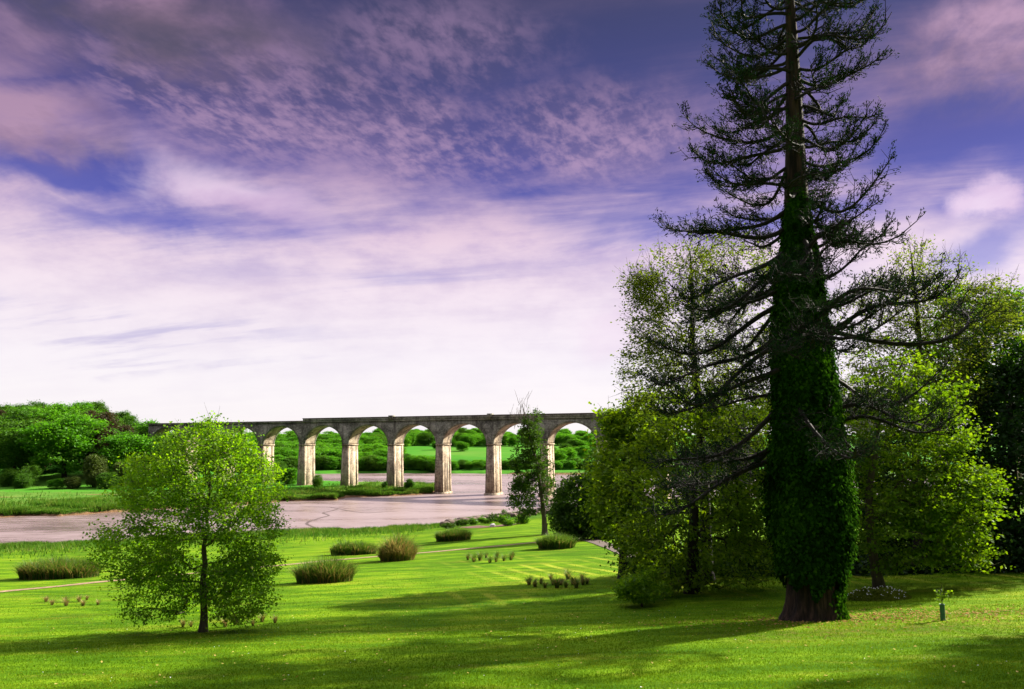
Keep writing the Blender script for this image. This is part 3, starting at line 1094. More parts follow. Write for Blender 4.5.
            for _ in range(4):
                d3 = d * 0.6 + rand_dir(rs, 1)[0] * 0.7 + np.array([0, 0, 0.3]); d3 /= np.linalg.norm(d3)
                st = p + (m_ - p) * rs.rand() if rs.rand() < 0.5 else m_ + (e_ - m_) * rs.rand()
                t3 = st + d3 * ln * (0.25 + 0.3 * rs.rand())
                seg(st, t3, 0.010, 0.006)
                tips.append((t3, d3))
            for tp, dd in tips:
                if rs.rand() < 0.66 * dens:
                    tuftC.append(tp); tuftD.append(dd)
                if rs.rand() < 0.45 * (dens - 0.5):
                    tuftC.append(tp - dd * 0.16); tuftD.append(dd)
    V, f = frusta(np.array(P0), np.array(P1), np.array(R0), np.array(R1), 5)
    link('branches', mesh_np('branches', V, [f], True), M_DARKBARK, t)
    tc_ = np.array(tuftC); td = np.array(tuftD)
    per = 6
    ci = np.repeat(np.arange(len(tc_)), per)
    n = len(ci)
    Cn = tc_[ci] + rs.normal(size=(n, 3)) * 0.055
    T = td[ci] + rand_dir(rs, n) * 0.8
    Nn = rand_dir(rs, n)
    Ls = 0.075 + 0.08 * rs.rand(n)
    LV, LF = leaf_quads(Cn, T, Nn, Ls, Ls * 0.33)
    link('crown', mesh_np('crown', LV, [LF]), M_NEEDLE, t)
    print('conifer limbs', len(hs), 'segs', len(P0), 'needles', n)
    return base


CON = build_conifer()


# ------------------------------------------------------------------ the lone young tree on the lawn
def build_lawn_tree():
    base = at_g(203, 632)
    print('lawn tree base', base)
    D = base[1]; s = D / F
    E = px_ells(base, D, [
        (205, 478, 72, 44, 0, 2.6, 3.6), (155, 488, 42, 36, 0, 2.0, 1.8), (250, 488, 38, 42, 0, 2.0, 1.9), (208, 444, 44, 25, 0, 1.5, 1.6),
        (140, 548, 46, 34, -0.4, 2.0, 2.2), (250, 540, 36, 46, 0.2, 2.0, 2.0), (205, 560, 60, 40, -1.2, 0.9, 0.9), (160, 590, 44, 33, 0, 1.8, 1.7), (242, 586, 36, 36, 0, 1.7, 1.7),
        (195, 545, 60, 26, 1.5, 1.6, 0.7), (205, 585, 40, 28, 1.6, 1.0, 0.5), (200, 520, 70, 20, -1.6, 0.8, 0.5)])
    top = at_y(207, 440, D) - base
    trunk = [(0, 0, -0.1), (0.02, 0, 0.6), (-0.03, 0.0, 1.3), (-0.10, 0, 2.0), (-0.04, 0.04, 2.7), (-0.12, 0, 3.4), (0.02, -.05, 4.2), (-0.08, 0, 5.0), (0.06, 0, 5.8), (float(top[0]), 0, float(top[2]))]
    data = make_tree(21, E, 1300, 46, 0.38, 0.65, 0.11, 0.07, trunk, 0.155, shell=0.35, wig=0.13, r_tip=0.0075, up=-0.05, twigs=500, zmin=0.25, upn=0.6)
    t = plant_tree('broadleaf_tree', 'lone young tree with bright green round crown standing on the open lawn', 'tree', base, M_BARK, M_LEAF_YOUNG, data)
    return base


LT = build_lawn_tree()


# ------------------------------------------------------------------ grove right of the lawn
def grove_tree(name, label, seed, bpx, D, ells, ncl, per, cr, flat, L, W, tr, tm, lm, bend=(0, 0), th=0.62, cat='tree', **kw):
    base = on_g(bpx, D)
    E = px_ells(base, D, ells)
    ztop = max(e[2] + e[5] * 0.55 for e in E)
    cx = np.average([e[0] for e in E], weights=[e[6] for e in E])
    cy = np.average([e[1] for e in E], weights=[e[6] for e in E])
    rs = np.random.RandomState(seed + 500)
    n = 8
    trunk = []
    for i in range(n):
        u = i / (n - 1)
        trunk.append((cx * u ** 1.4 + bend[0] * math.sin(u * math.pi) + rs.normal() * 0.06 * u * ztop * 0.15, cy * u ** 1.4 + bend[1] * math.sin(u * math.pi),
                      -0.15 + u * ztop))
    kw.setdefault('zmin', 0.15)
    data = make_tree(seed, E, ncl, per, cr, flat, L, W, trunk, tr, **kw)
    return plant_tree(name, label, cat, base, tm, lm, data)


grove_tree('olive_green_tree', 'dense olive-green tree sweeping to the ground just left of the giant conifer', 31, 690, 40.5,
           [(690, 500, 70, 92, 0, 3.2, 3), (645, 495, 38, 62, 0, 2.2, 1.4), (738, 455, 50, 75, 0, 2.6, 2), (690, 425, 62, 52, 0.5, 2.4, 1.8), (755, 500, 34, 60, 0.4, 2.0, 1.2), (665, 560, 45, 40, -0.3, 2.0, 1.1), (735, 550, 45, 45, 0, 2.2, 1.2)],
           820, 31, 0.6, 0.55, 0.18, 0.11, 0.32, M_DARKBARK, M_LEAF_OLIVE, shell=0.5, r_tip=0.012, twigs=300)
grove_tree('olive_green_tree', 'lighter olive tree reaching over the end of the viaduct behind dark shrubs', 32, 622, 48,
           [(624, 460, 28, 48, 0, 2.6, 2), (645, 440, 28, 45, 0, 2.4, 1.5), (610, 500, 22, 32, 0, 1.8, 0.8), (628, 515, 30, 38, 0, 2.2, 1), (622, 425, 18, 22, 0, 1.2, 0.5)],
           420, 44, 0.75, 0.5, 0.26, 0.15, 0.26, M_DARKBARK, M_LEAF_OLIVE, shell=0.4, r_tip=0.014, twigs=160)
grove_tree('sparse_tree', 'tall pale sparse-leaved tree with fine twigs behind the left side of the conifer', 33, 705, 44,
           [(680, 295, 48, 52, 0, 2.6, 1.6), (652, 315, 26, 46, 0, 1.8, 1.0), (725, 275, 50, 50, 0, 2.6, 1.4), (700, 365, 50, 50, 0, 2.6, 1.2), (745, 340, 40, 60, 0, 2.4, 1.0), (640, 285, 16, 24, 0, 1.0, 0.4), (655, 375, 38, 44, 0, 2.2, 1.6), (740, 410, 45, 45, 0, 2.4, 0.9)],
           900, 28, 0.6, 0.75, 0.15, 0.09, 0.34, M_DARKBARK, M_LEAF_PALE, shell=0.45, r_tip=0.010, twigs=1500, wig=0.2)
grove_tree('yellow_green_tree', 'yellow-green tree with tiered leaf sprays and leaning trunk right of the conifer', 34, 876, 39.5,
           [(915, 470, 68, 66, 0, 2.6, 2.4), (880, 425, 52, 55, 0, 2.3, 1.4), (945, 500, 52, 42, -0.5, 2.2, 1.6), (895, 530, 48, 44, -0.4, 2.2, 1.5), (930, 415, 44, 45, 0, 2.2, 1.1), (970, 485, 34, 22, -0.6, 1.2, 0.6), (950, 545, 40, 28, -0.4, 1.6, 0.8), (840, 440, 30, 60, 0.8, 1.6, 0.8), (895, 372, 42, 34, 0.4, 2.0, 0.5)],
           820, 40, 0.66, 0.26, 0.175, 0.11, 0.24, M_BARK, M_LEAF_YELLOW, bend=(-0.9, 0), shell=0.4, r_tip=0.011, twigs=150)
grove_tree('sparse_tree', 'sparse bluish twiggy tree rising against the sky right of the conifer', 35, 915, 46,
           [(890, 320, 50, 55, 0, 2.4, 1.3), (935, 300, 45, 48, 0, 2.4, 1.2), (975, 320, 40, 42, 0, 2.2, 1.0), (900, 370, 60, 45, 0, 2.4, 1.2), (915, 265, 25, 25, 0, 1.4, 0.4), (1000, 300, 22, 26, 0, 1.2, 0.4), (870, 400, 40, 40, 0, 2.2, 0.9), (940, 385, 45, 40, 0, 2.2, 0.9)],
           820, 26, 0.6, 0.75, 0.15, 0.09, 0.3, M_DARKBARK, M_LEAF_PALE, shell=0.45, r_tip=0.010, twigs=1400, wig=0.2)
grove_tree('broadleaf_tree', 'mid-green full-crowned tree near the right edge behind the sparse twigs', 36, 985, 50,
           [(958, 365, 34, 58, 0, 2.6, 1.6), (1000, 345, 36, 50, 0, 2.6, 1.6), (985, 410, 50, 60, 0, 2.8, 1.6), (950, 305, 16, 22, 0, 1.0, 0.4), (1035, 380, 40, 60, 0, 2.6, 1.4), (1010, 310, 24, 22, 0, 1.2, 0.5)],
           560, 46, 0.68, 0.6, 0.24, 0.14, 0.34, M_DARKBARK, M_LEAF_BRIGHT, shell=0.4, r_tip=0.014, twigs=300)
grove_tree('evergreen_tree', 'very dark evergreen filling the right edge of the lawn down to the grass', 37, 1012, 46,
           [(1010, 470, 55, 115, 0, 3.0, 3), (1045, 460, 60, 130, 0, 3.0, 2), (985, 550, 40, 48, 0, 2.4, 1.4), (1030, 570, 50, 40, 0, 2.4, 1)],
           620, 48, 0.75, 0.6, 0.28, 0.16, 0.4, M_DARKBARK, M_LEAF_DARK, shell=0.6, r_tip=0.016)
grove_tree('evergreen_tree', 'dark evergreen thicket standing behind the yellow-green tiered tree', 38, 925, 50,
           [(925, 500, 75, 88, 0, 2.6, 3), (870, 520, 50, 75, 0, 2.4, 1.5), (960, 550, 50, 48, 0, 2.4, 1.3), (890, 575, 60, 18, -3.5, 2.0, 1.1), (965, 574, 55, 18, -3.5, 2.0, 1.1)],
           680, 48, 0.8, 0.6, 0.28, 0.16, 0.36, M_DARKBARK, M_LEAF_DARK, shell=0.6, r_tip=0.016)
grove_tree('evergreen_tree', 'dark undergrowth tree hidden behind the olive tree beside the conifer', 39, 745, 50,
           [(740, 530, 60, 70, 0, 2.4, 2), (690, 550, 50, 48, 0, 2.2, 1.2), (800, 520, 50, 80, 0, 2.4, 1.5), (700, 455, 58, 48, 0, 2.2, 1.6), (765, 445, 45, 55, 0, 2.2, 1.3), (700, 582, 70, 20, -2.5, 2.0, 1.3), (765, 580, 55, 20, -2.5, 2.0, 1.1), (655, 572, 28, 24, -2, 1.6, .7)],
           700, 46, 0.8, 0.6, 0.28, 0.16, 0.3, M_DARKBARK, M_LEAF_DUSK, shell=0.6, r_tip=0.016)
grove_tree('laurel_bush', 'fresh green bush at the foot of the olive tree by the lawn edge', 40, 640, 37.2,
           [(636, 590, 15, 11, 0, .8, 2), (650, 584, 16, 16, 0.5, .9, 1.2), (625, 593, 9, 7, 0, .6, 0.6)],
           150, 42, 0.28, 0.6, 0.13, 0.075, 0.06, M_DARKBARK, M_LEAF_YOUNG, shell=0.5, r_tip=0.006, zmin=0.05, cat='bush')
grove_tree('dark_shrub', 'dark rounded shrub with reddish gloom beneath, beside the gravel path', 41, 582, 92,
           [(580, 505, 26, 30, 0, 2.6, 2), (605, 490, 24, 42, 0, 2.8, 2), (625, 520, 26, 26, 0, 2.4, 1), (566, 520, 14, 14, 0, 1.6, .7), (592, 532, 34, 12, 0, 2.2, 1.2)],
           560, 44, 0.75, 0.7, 0.34, 0.2, 0.25, M_DARKBARK, M_LEAF_DUSK, shell=0.6, r_tip=0.015, cat='bush')
grove_tree('shrub', 'small dark shrub close to the water left of the dark rounded shrub', 42, 566, 108,
           [(562, 503, 10, 16, 0, 1.4, 1), (556, 515, 8, 10, 0, 1.1, .6)], 120, 34, 0.55, 0.8, 0.3, 0.16, 0.1, M_DARKBARK, M_LEAF_DUSK, shell=0.4, cat='bush')

for X_, Y_, k_ in ((26.5, 24.2, 1.15), ):
    o_ = bpy.data.objects['yellow_green_tree']
    dup(o_, (X_, Y_, gz(X_, Y_)), 1.0 + X_, k_, 'spreading tree beyond the right edge of the lawn, its shade falling across the grass', 'trees beyond the right edge')

# slender dark tree in front of the viaduct
b = at_g(545, 535)
print('slender base', b)
E = px_ells(b, b[1], [(526, 470, 17, 26, 0, 2.0, 2), (529, 445, 13, 24, 0, 1.6, 1.0), (524, 498, 15, 22, 0, 1.8, 1.5), (546, 478, 9, 32, 0, 1.3, 0.7), (531, 425, 10, 18, 0, 1.0, .35)])
tp = at_y(522, 404, b[1]) - b
trunk = [(0, 0, -.2), (-.1, 0, 2.2), (-.35, 0, 4.5), (-.7, 0, 7), (-1.1, 0, 9.5), (-1.8, 0, 12), (-2.3, 0, 14.5), (float(tp[0]), 0, float(tp[2]))]
data = make_tree(43, E, 330, 34, 0.58, 0.7, 0.3, 0.17, trunk, 0.34, shell=0.3, r_tip=0.016, twigs=200)
(TV, TF), leafs = data
rs = np.random.RandomState(5)
top = np.array([tp[0], 0, tp[2]])
a0 = top + rs.normal(size=(60, 3)) * np.array([.7, .6, 1.1]) - np.array([0, 0, 2.2])
dd = rand_dir(rs, 60) * 0.6 + np.array([0, 0, 1.0])
V2, F2 = frusta(a0, a0 + dd * 1.3, np.full(60, .03), np.full(60, .012), 3)
TV, TF = np.concatenate([TV, V2]), TF + [F2 + len(TV)]
plant_tree('slender_tree', 'slender dark-leaved tree with bare twiggy top in front of the viaduct', 'tree', b, M_BARK, M_LEAF_DUSK, ((TV, TF), leafs))


# ------------------------------------------------------------------ woods (left hill, far hill): shared prototypes
def proto(seed, H, R, ncl, per, cr, L, W, mat, low=0.12, twg=0):
    rs = np.random.RandomState(seed)
    E = []
    for _ in range(7):
        a = rs.rand() * 6.28; q = R * 0.5 * rs.rand() ** 0.5
        E.append((q * math.cos(a), q * math.sin(a), H * (0.42 + 0.34 * rs.rand()), R * (0.45 + 0.25 * rs.rand()), R * (0.45 + 0.25 * rs.rand()), H * (0.17 + 0.12 * rs.rand()), 1))
    E.append((0, 0, H * 0.38, R * 0.85, R * 0.85, H * 0.26, 1.6))
    trunk = [(0, 0, -0.6)] + [(rs.normal() * .15, rs.normal() * .15, H * u) for u in (0.15, 0.3, 0.5, 0.7)]
    return make_tree(seed, E, ncl, per, cr, 0.6, L, W, trunk, 0.03 * H, shell=0.72, r_tip=0.03, nside=4, twigs=twg, zmin=H * low, attract_frac=0.35, kseg=2, upn=0.9)


PROT = []
for k, (mi, H, R) in enumerate([(0, 15, 6.2), (1, 14, 5.6), (0, 13, 5.2), (2, 14, 5.2), (3, 11, 4.0), (1, 16, 6.0)]):
    (TV, TF), (LV, LF) = proto(70 + k, H, R, 340, 84, 1.35, 0.42, 0.3, M_WOOD[mi], twg=120 if mi in (2, 3) else 0)
    PROT.append((mesh_np('trunk', TV, TF, True), mesh_np('crown', LV, LF), mi, H))
for tm_, cm_, mi, H in PROT:
    tm_.materials.append(M_DARKBARK); cm_.materials.append(M_WOOD[mi])


def wood_tree(name, label, cat, P, k, scale, rot, group=None):
    t = thing(name, label, cat, (float(P[0]), float(P[1]), float(P[2]) - 0.1), group, rot)
    t.scale = scale if hasattr(scale, '__len__') else (scale,) * 3
    link('trunk', PROT[k][0], None, t)
    link('crown', PROT[k][1], None, t)
    return t


rs = np.random.RandomState(99)
# front rank and landmarks of the left wood, one by one: (px, Y, prototype, height m, width factor, label)
LEFT = [
    (62, 283, 0, 21, 1.15, 'largest fresh green tree on the front edge of the left wood'),
    (128, 286, 2, 17, 1.1, 'round fresh green tree in the left wood, second along its front edge'),
    (98, 290, 3, 16, 0.8, 'grey-brown half-bare tree between two fresh green crowns of the left wood'),
    (12, 283, 5, 19, 1.0, 'dark shaded tree at the left end of the wood edge'),
    (32, 292, 3, 18, 0.8, 'dull greyish tree behind the dark left end of the wood edge'),
    (158, 292, 1, 15, 1.0, 'mid-green tree at the right end of the left wood front'),
    (146, 318, 0, 19, 0.75, 'tall pointed green tree topping the right end of the left wood skyline'),
    (95, 330, 3, 17, 1.1, 'reddish brown budding tree on the left wood skyline'),
    (118, 330, 3, 14, 0.9, 'small reddish brown tree right of a larger one on the skyline'),
    (18, 325, 1, 18, 1.1, 'dark tree on the skyline at the far left of the picture'),
    (50, 335, 0, 19, 1.1, 'fresh green tree on the skyline above the largest front tree'),
]
for px, Y, k, H, w, lab in LEFT:
    P = on_g(px, Y)
    s_ = H * 1.12 / PROT[k][3]; w *= 1.12
    wood_tree('woodland_tree', lab, 'tree', P, k, (s_ * w, s_ * w, s_), rs.rand() * 6.28, 'trees of the left wood')
fill = []
tries = 0
while len(fill) < 96 and tries < 3000:
    tries += 1
    px = -70 + 255 * rs.rand(); Y = 288 + 120 * rs.rand()
    if px > 178: continue
    P = on_g(px, Y)
    if any((P[0] - q[0]) ** 2 + (P[1] - q[1]) ** 2 < 26 for q in fill): continue
    fill.append(P)
for P in fill:
    k = int(rs.choice([0, 1, 2, 3, 5, 2, 1]))
    s_ = (12.5 + 5.5 * rs.rand()) / PROT[k][3]
    wood_tree('woodland_tree', 'green tree massed in the wooded hill beyond the river on the left', 'tree', P, k, s_, rs.rand() * 6.28, 'trees of the left wood interior')
# hedge and bushes on the far bank
HEDGE = [
    (8, 486, 1, 6, 1.4, 'leftmost dark bush of the far-bank hedge'), (22, 488, 1, 5, 1.5, 'dark bush next to the leftmost hedge bush'),
    (28, 486, 5, 7, 1.2, 'tallest rounded dark bush on the left of the hedge'), (56, 488.5, 0, 3.6, 1.8, 'pale blossoming low bush in the middle of the hedge'),
    (72, 488.5, 4, 4.2, 1.5, 'greyish low bush right of the pale blossoming one'), (94, 487, 4, 11, 0.75, 'upright olive sapling rising out of the far-bank hedge'),
    (108, 488.5, 1, 5.5, 1.5, 'dark green bush right of the upright olive sapling'), (122, 487, 4, 8.5, 0.9, 'olive bush beside the crown of the lone lawn tree'),
    (140, 488, 1, 6, 1.3, 'dark bush half hidden by the lone lawn tree'), (290, 484, 2, 7, 1.2, 'green bush at the foot of the left-hand lit pier'),
    (278, 482, 1, 8, 1.3, 'large green bush left of the left-hand lit pier'), (318, 488, 1, 4.6, 1.0, 'small bush on the right side of the left-hand lit pier'),
    (410, 488.5, 1, 3.4, 1.3, 'round dark bush on the grassy spit between two piers'), (384, 489, 5, 2.6, 1.0, 'tiny dark bush on the spit just left of a pier'),
]
for px, py, k, H, w, lab in HEDGE:
    P = at_g(px, py)
    s_ = H / PROT[k][3]
    wood_tree('bush', lab, 'bush', P - np.array([0, 0, H * 0.12]), k, (s_ * w, s_ * w, s_ * 1.1), rs.rand() * 6.28, 'bushes on the far bank')
# far hillside beyond the bridge
rs = np.random.RandomState(123)
far = []
def far_add(px, Y, k, H, w, lab, grp):
    P = on_g(px, Y)
    s_ = H / PROT[k][3]
    wood_tree('hillside_tree', lab, 'tree', P - np.array([0, 0, H * 0.1]), k, (s_ * w, s_ * w, s_), rs.rand() * 6.28, grp)
for px in np.arange(200, 620, 5.5):       # riverside belt under the pasture
    far_add(px + rs.normal() * 2, 402 + rs.rand() * 14, int(rs.choice([1, 2, 0, 2])), 7 + 2.5 * rs.rand() if px < 440 else 4.5 + 2.5 * rs.rand(), 1.5,
            'dark tree of the belt lining the far shore below the pasture', 'far shore tree belt')
for px in np.arange(180, 395, 7):         # wooded slope left of the pasture
    for Y in (445, 480, 515, 550, 590, 635):
        if px > 372 + (635 - Y) * 0.15: continue
        far_add(px + rs.normal() * 3, Y + rs.normal() * 9, int(rs.choice([0, 0, 2, 2, 2, 1])), 9 + 4 * rs.rand(), 1.5,
                'fresh green tree on the wooded slope seen through the left arches', 'trees on the far wooded slope')
for px in np.arange(380, 640, 6.0):       # trees above the pasture and skyline
    for Y in (655, 715, 790):
        if rs.rand() < 0.1: continue
        far_add(px + rs.normal() * 3, Y + rs.normal() * 14, int(rs.choice([0, 1, 2, 2, 0])), 9 + 4 * rs.rand(), 1.4,
                'tree of the distant wood along the ridge above the pasture', 'trees on the far ridge')
for px, Y in ((462, 585), (560, 470), (552, 520), (562, 500), (569, 480), (575, 520), (582, 505), (589, 530), (566, 560), (580, 590), (596, 560), (573, 590), (437, 600)):
    far_add(px, Y, int(rs.choice([0, 1])), 7 + 3 * rs.rand(), 1.4, 'scattered tree in the pasture beyond the viaduct', 'scattered pasture trees')


# ------------------------------------------------------------------ tall grasses
def blades(rs, foot, n, h, spread, wid, lean=0.62, seg=3):
    """arching blades; foot(n)->xy ; returns V,F"""
    xy, hs, outd = foot(n)
    az = rs.rand(n) * 6.283
    d = np.stack([np.cos(az), np.sin(az)], 1) * 0.7 + outd * 0.8
    H = h * hs * (0.5 + 0.68 * rs.rand(n) ** 0.7)
    ln = lean * H * (0.4 + 0.9 * rs.rand(n))
    side = np.stack([-d[:, 1], d[:, 0]], 1); side /= np.linalg.norm(side, axis=1)[:, None] + 1e-6
    V = np.zeros((n, seg + 1, 2, 3))
    for q in range(seg + 1):
        u = q / seg
        r = ln * u ** 2
        z = H * (u - 0.25 * u ** 3 * (ln / H))
        w = wid * (1 - u) ** 0.7 + 0.004
        for e, sg in enumerate((-1, 1)):
            V[:, q, e, :2] = xy + d * r[:, None] + side * (sg * w * 0.5)
            V[:, q, e, 2] = z
    i = np.arange(n)[:, None] * (seg + 1) * 2 + np.arange(seg)[None] * 2
    f = np.stack([i, i + 1, i + 3, i + 2], -1).reshape(-1, 4)
    return V.reshape(-1, 3), f


def grass_clump(name, label, px, py, wpx, hpx, dep, n, straw, seed, h_mod=None, cat='tall grass'):
    rs = np.random.RandomState(seed)
    base = at_g(px, py)
    s = base[1] / F
    rx = wpx * s / 2; H = hpx * s; ry = dep
    base = np.array([base[0], base[1] + ry * 0.6, gz(base[0], base[1] + ry * 0.6)])
    t = thing(name, label, cat, tuple(base))
    def foot(k):
        a = rs.rand(k) * 6.283; r = np.sqrt(rs.rand(k))
        w = np.stack([np.cos(a) * r, np.sin(a) * r], 1)
        hs = 1 - 0.35 * r ** 2 + 0.45 * (fbm(w[:, 0] * 3 + seed, w[:, 1] * 3, 3) - 0.5)
        if h_mod: hs = hs * h_mod(w[:, 0])
        return w * np.array([rx * 0.88, ry * 0.9]), hs, w * 0.8
    V, f = blades(rs, foot, int(n * (1 - straw)), H * 1.06, 1, 0.055 * max(1, s / 0.07))
    V[:, 2] += gz_arr(V, base)
    link('green_blades', mesh_np('green_blades', V, [f]), M_REED, t)
    V, f = blades(rs, foot, int(n * straw), H * 0.93, 1, 0.05 * max(1, s / 0.07), 0.85)
    V[:, 2] += gz_arr(V, base)
    link('straw_blades', mesh_np('straw_blades', V, [f]), M_STRAW, t)
    return t


def gz_arr(V, base):
    return ground_z(V[:, 0] + base[0], V[:, 1] + base[1]) - base[2] - 0.05


grass_clump('pampas_grass', 'broad low clump of mixed green and straw pampas grass below the dirt path', 322, 583, 62, 25, 1.3, 3400, 0.28, 1)
grass_clump('pampas_grass', 'tall straw-coloured pampas tussock beside the dirt path, most golden of the clumps', 396, 561, 37, 27, 1.4, 3000, 0.66, 2, lambda x: 1.05 - 0.25 * np.abs(x + .0))
grass_clump('pampas_grass', 'long low green grass clump just behind the dirt path left of the golden tussock', 352, 555, 50, 14, 1.3, 2600, 0.22, 3)
grass_clump('pampas_grass', 'small dark green grass clump nearest the river near the boulders', 453, 541, 38, 13, 1.5, 2400, 0.2, 4)
grass_clump('pampas_grass', 'rounded dark green grass clump under the slender tree', 557, 549, 40, 16, 1.6, 2800, 0.10, 5)
grass_clump('reed_bed', 'wide bed of greyish reeds on the left beyond the dirt path', 50, 579, 84, 22, 2.2, 5200, 0.35, 6, cat='reeds')

# rings of small tufts
def tuft_proto(seed, green, straw, h, name='grass_tuft'):
    rs = np.random.RandomState(seed)
    t = thing(name, 'x', 'grass tuft')
    def foot(k):
        a = rs.rand(k) * 6.283; r = np.sqrt(rs.rand(k))
        w = np.stack([np.cos(a) * r, np.sin(a) * r], 1)
        return w * 0.12 * h, np.ones(k) - 0.25 * r, w * 1.2
    if green:
        V, f = blades(rs, foot, green // 2, h, 1, 0.035, 0.85); link('green_blades', mesh_np('green_blades', V, [f]), M_REED, t)
    V, f = blades(rs, foot, straw // 2, h * (0.9 if green > straw else 1.0), 1, 0.035, 0.9); link('straw_blades', mesh_np('straw_blades', V, [f]), M_STRAW, t)
    return t


def tuft_ring(pts, pr_, lab, grp, hs):
    rs = np.random.RandomState(len(pts) * 7)
    for i, (px, py) in enumerate(pts):
        P = at_g(px, py)
        if i == 0:
            pr_.location = P; pr_['label'] = lab; pr_['group'] = grp; pr_.scale = (hs,) * 3
        else:
            dup(pr_, P, rs.rand() * 6.28, hs * (0.75 + 0.5 * rs.rand()), lab, grp)


tuft_ring([(468, 560), (474, 562), (480, 560.5), (486, 558), (490, 563), (496, 562), (497, 557.5), (504, 561), (511, 560), (513, 557)],
          tuft_proto(41, 150, 40, 0.85), 'short green tuft of the oval ring planted on the mid lawn', 'tufts of the middle ring', 0.95)
tuft_ring([(529, 585), (535, 587), (541, 584), (545, 588), (553, 585), (557, 588), (561, 585), (566, 587.5), (573, 584.5), (576, 588), (583, 585), (587, 584), (551, 580), (568, 579.5), (582, 580)],
          tuft_proto(42, 110, 80, 0.8), 'small green-brown tuft of the ring nearer the dense olive tree', 'tufts of the right ring', 0.85)
tuft_ring([(46, 602), (52, 605), (65, 602), (66, 606), (79, 602), (83, 606), (87, 600), (98, 605)],
          tuft_proto(43, 40, 110, 0.7), 'straw tuft of the ring on the left lawn below the path', 'tufts of the left ring', 0.7)
tuft_ring([(183, 627), (191, 627), (225, 627), (235, 625), (253, 626), (262, 622), (275, 623)],
          tuft_proto(44, 40, 110, 0.7), 'straw tuft of the ring just behind the lone lawn tree', 'tufts behind the lone tree', 0.62)

# ------------------------------------------------------------------ shoreline: boulders, low plants, earth bed
M_ROCK = rough_mat('shore_boulder', [(0.3, (0.05, 0.034, 0.027)), (0.6, (0.13, 0.09, 0.07)), (0.8, (0.26, 0.2, 0.16))], 1.5, bump=0.8, bdist=0.1)
M_WHITE_ROCK = rough_mat('pale_boulder', [(0.3, (0.4, 0.38, 0.36)), (0.7, (0.65, 0.63, 0.6))], 1.5)
M_EARTH = rough_mat('red_brown_earth', [(0.3, (0.05, 0.022, 0.014)), (0.7, (0.14, 0.07, 0.045))], 1.2)


def boulder_mesh(seed):
    bm = bmesh.new()
    bmesh.ops.create_icosphere(bm, subdivisions=2, radius=0.5)
    r = random.Random(seed)
    for v in bm.verts:
        q = v.co * 2.3
        n_ = float(fbm(np.array([q.x + seed]), np.array([q.y + q.z * 1.7]), 3)[0])
        v.co *= 0.65 + 0.7 * n_
        v.co.z *= 0.7
        v.co.x = max(-0.4, min(0.4, v.co.x)); v.co.y = max(-0.38, min(0.38, v.co.y))
    me = bpy.data.meshes.new('boulder'); bm.to_mesh(me); bm.free()
    return me


BM_ = [boulder_mesh(i) for i in range(4)]
for me in BM_: me.materials.append(M_ROCK)
rs = np.random.RandomState(3)
for i, px in enumerate(np.arange(445, 548, 4.6)):
    py = np.interp(px, [430, 470, 500, 520, 545], [527.5, 522.5, 518.5, 516.3, 513.4]) + rs.normal() * 0.5
    P = at_g(px, py)
    o = bpy.data.objects.new('boulder', BM_[i % 4]); C.objects.link(o)
    s_ = 1.5 + 1.0 * rs.rand()
    o.location = (P[0], P[1], P[2] + 0.45); o.scale = (s_ * 1.3, s_, s_ * 0.9); o.rotation_euler = (0, 0, rs.rand() * 6)
    tag(o, 'brown boulder in the row edging the river shore by the slender tree', 'boulder', 'boulders along the river edge')
for px, py, sc_, lab in ((492.5, 526.5, 1.1, 'white boulder on the red earth bed near the river'), (475, 522.5, 1.2, 'pale square boulder left of the white one at the shore')):
    P = at_g(px, py); me = BM_[0].copy(); me.materials.clear(); me.materials.append(M_WHITE_ROCK)
    o = bpy.data.objects.new('boulder', me); C.objects.link(o); o.location = (P[0], P[1], P[2] + .15); o.scale = (sc_,) * 3
    tag(o, lab, 'boulder')
pp = [at_g(px, py) for px, py in [(468, 526.5), (482, 527.5), (498, 526.5), (512, 524)]]
strip('earth_bed', pp, 3.6, M_EARTH, 0.04, jit=0.4)
SH = [(462, 526, 1.6, 1.5, M_LEAF_DUSK, 'low green shrub at the left end of the boulder row'), (472, 525, 1.4, 1.3, M_LEAF_BRIGHT, 'bright low shrub next to the pale square boulder'),
      (497, 523, 2.6, 2.4, M_LEAF_DUSK, 'rounded green shrub above the white boulder'), (507, 526, 1.7, 1.6, M_LEAF_BRIGHT, 'light green plant right of the white boulder'),
      (449, 528.5, 1.2, 1.4, M_LEAF_DUSK, 'dark low plant by the small grass clump near the river'), (519, 524, 1.4, 1.8, M_LEAF_BRIGHT, 'fresh green plant at the foot of the slender tree'),
      (486, 523.5, 1.3, 1.5, M_LEAF_BRIGHT, 'pale green plant behind the red earth bed')]
for i, (px, py, H, W_, mt, lab) in enumerate(SH):
    P = at_g(px, py)
    data = make_tree(300 + i, [(0, 0, H * .35, W_ * .75, W_ * .5, H * .32, 1), ((i % 3 - 1) * W_ * .5, 0, H * (.3 + .12 * (i % 4)), W_ * .35, W_ * .4, H * (.25 + .1 * (i % 3)), .6)], 80, 30, 0.35, 0.7, 0.2, 0.12, [(0, 0, -.1), (0, 0, H * .3), (0, 0, H * .6)], 0.06, shell=.5, r_tip=.008, zmin=0.05)
    plant_tree('shrub', lab, 'shrub', P, M_DARKBARK, mt, data)

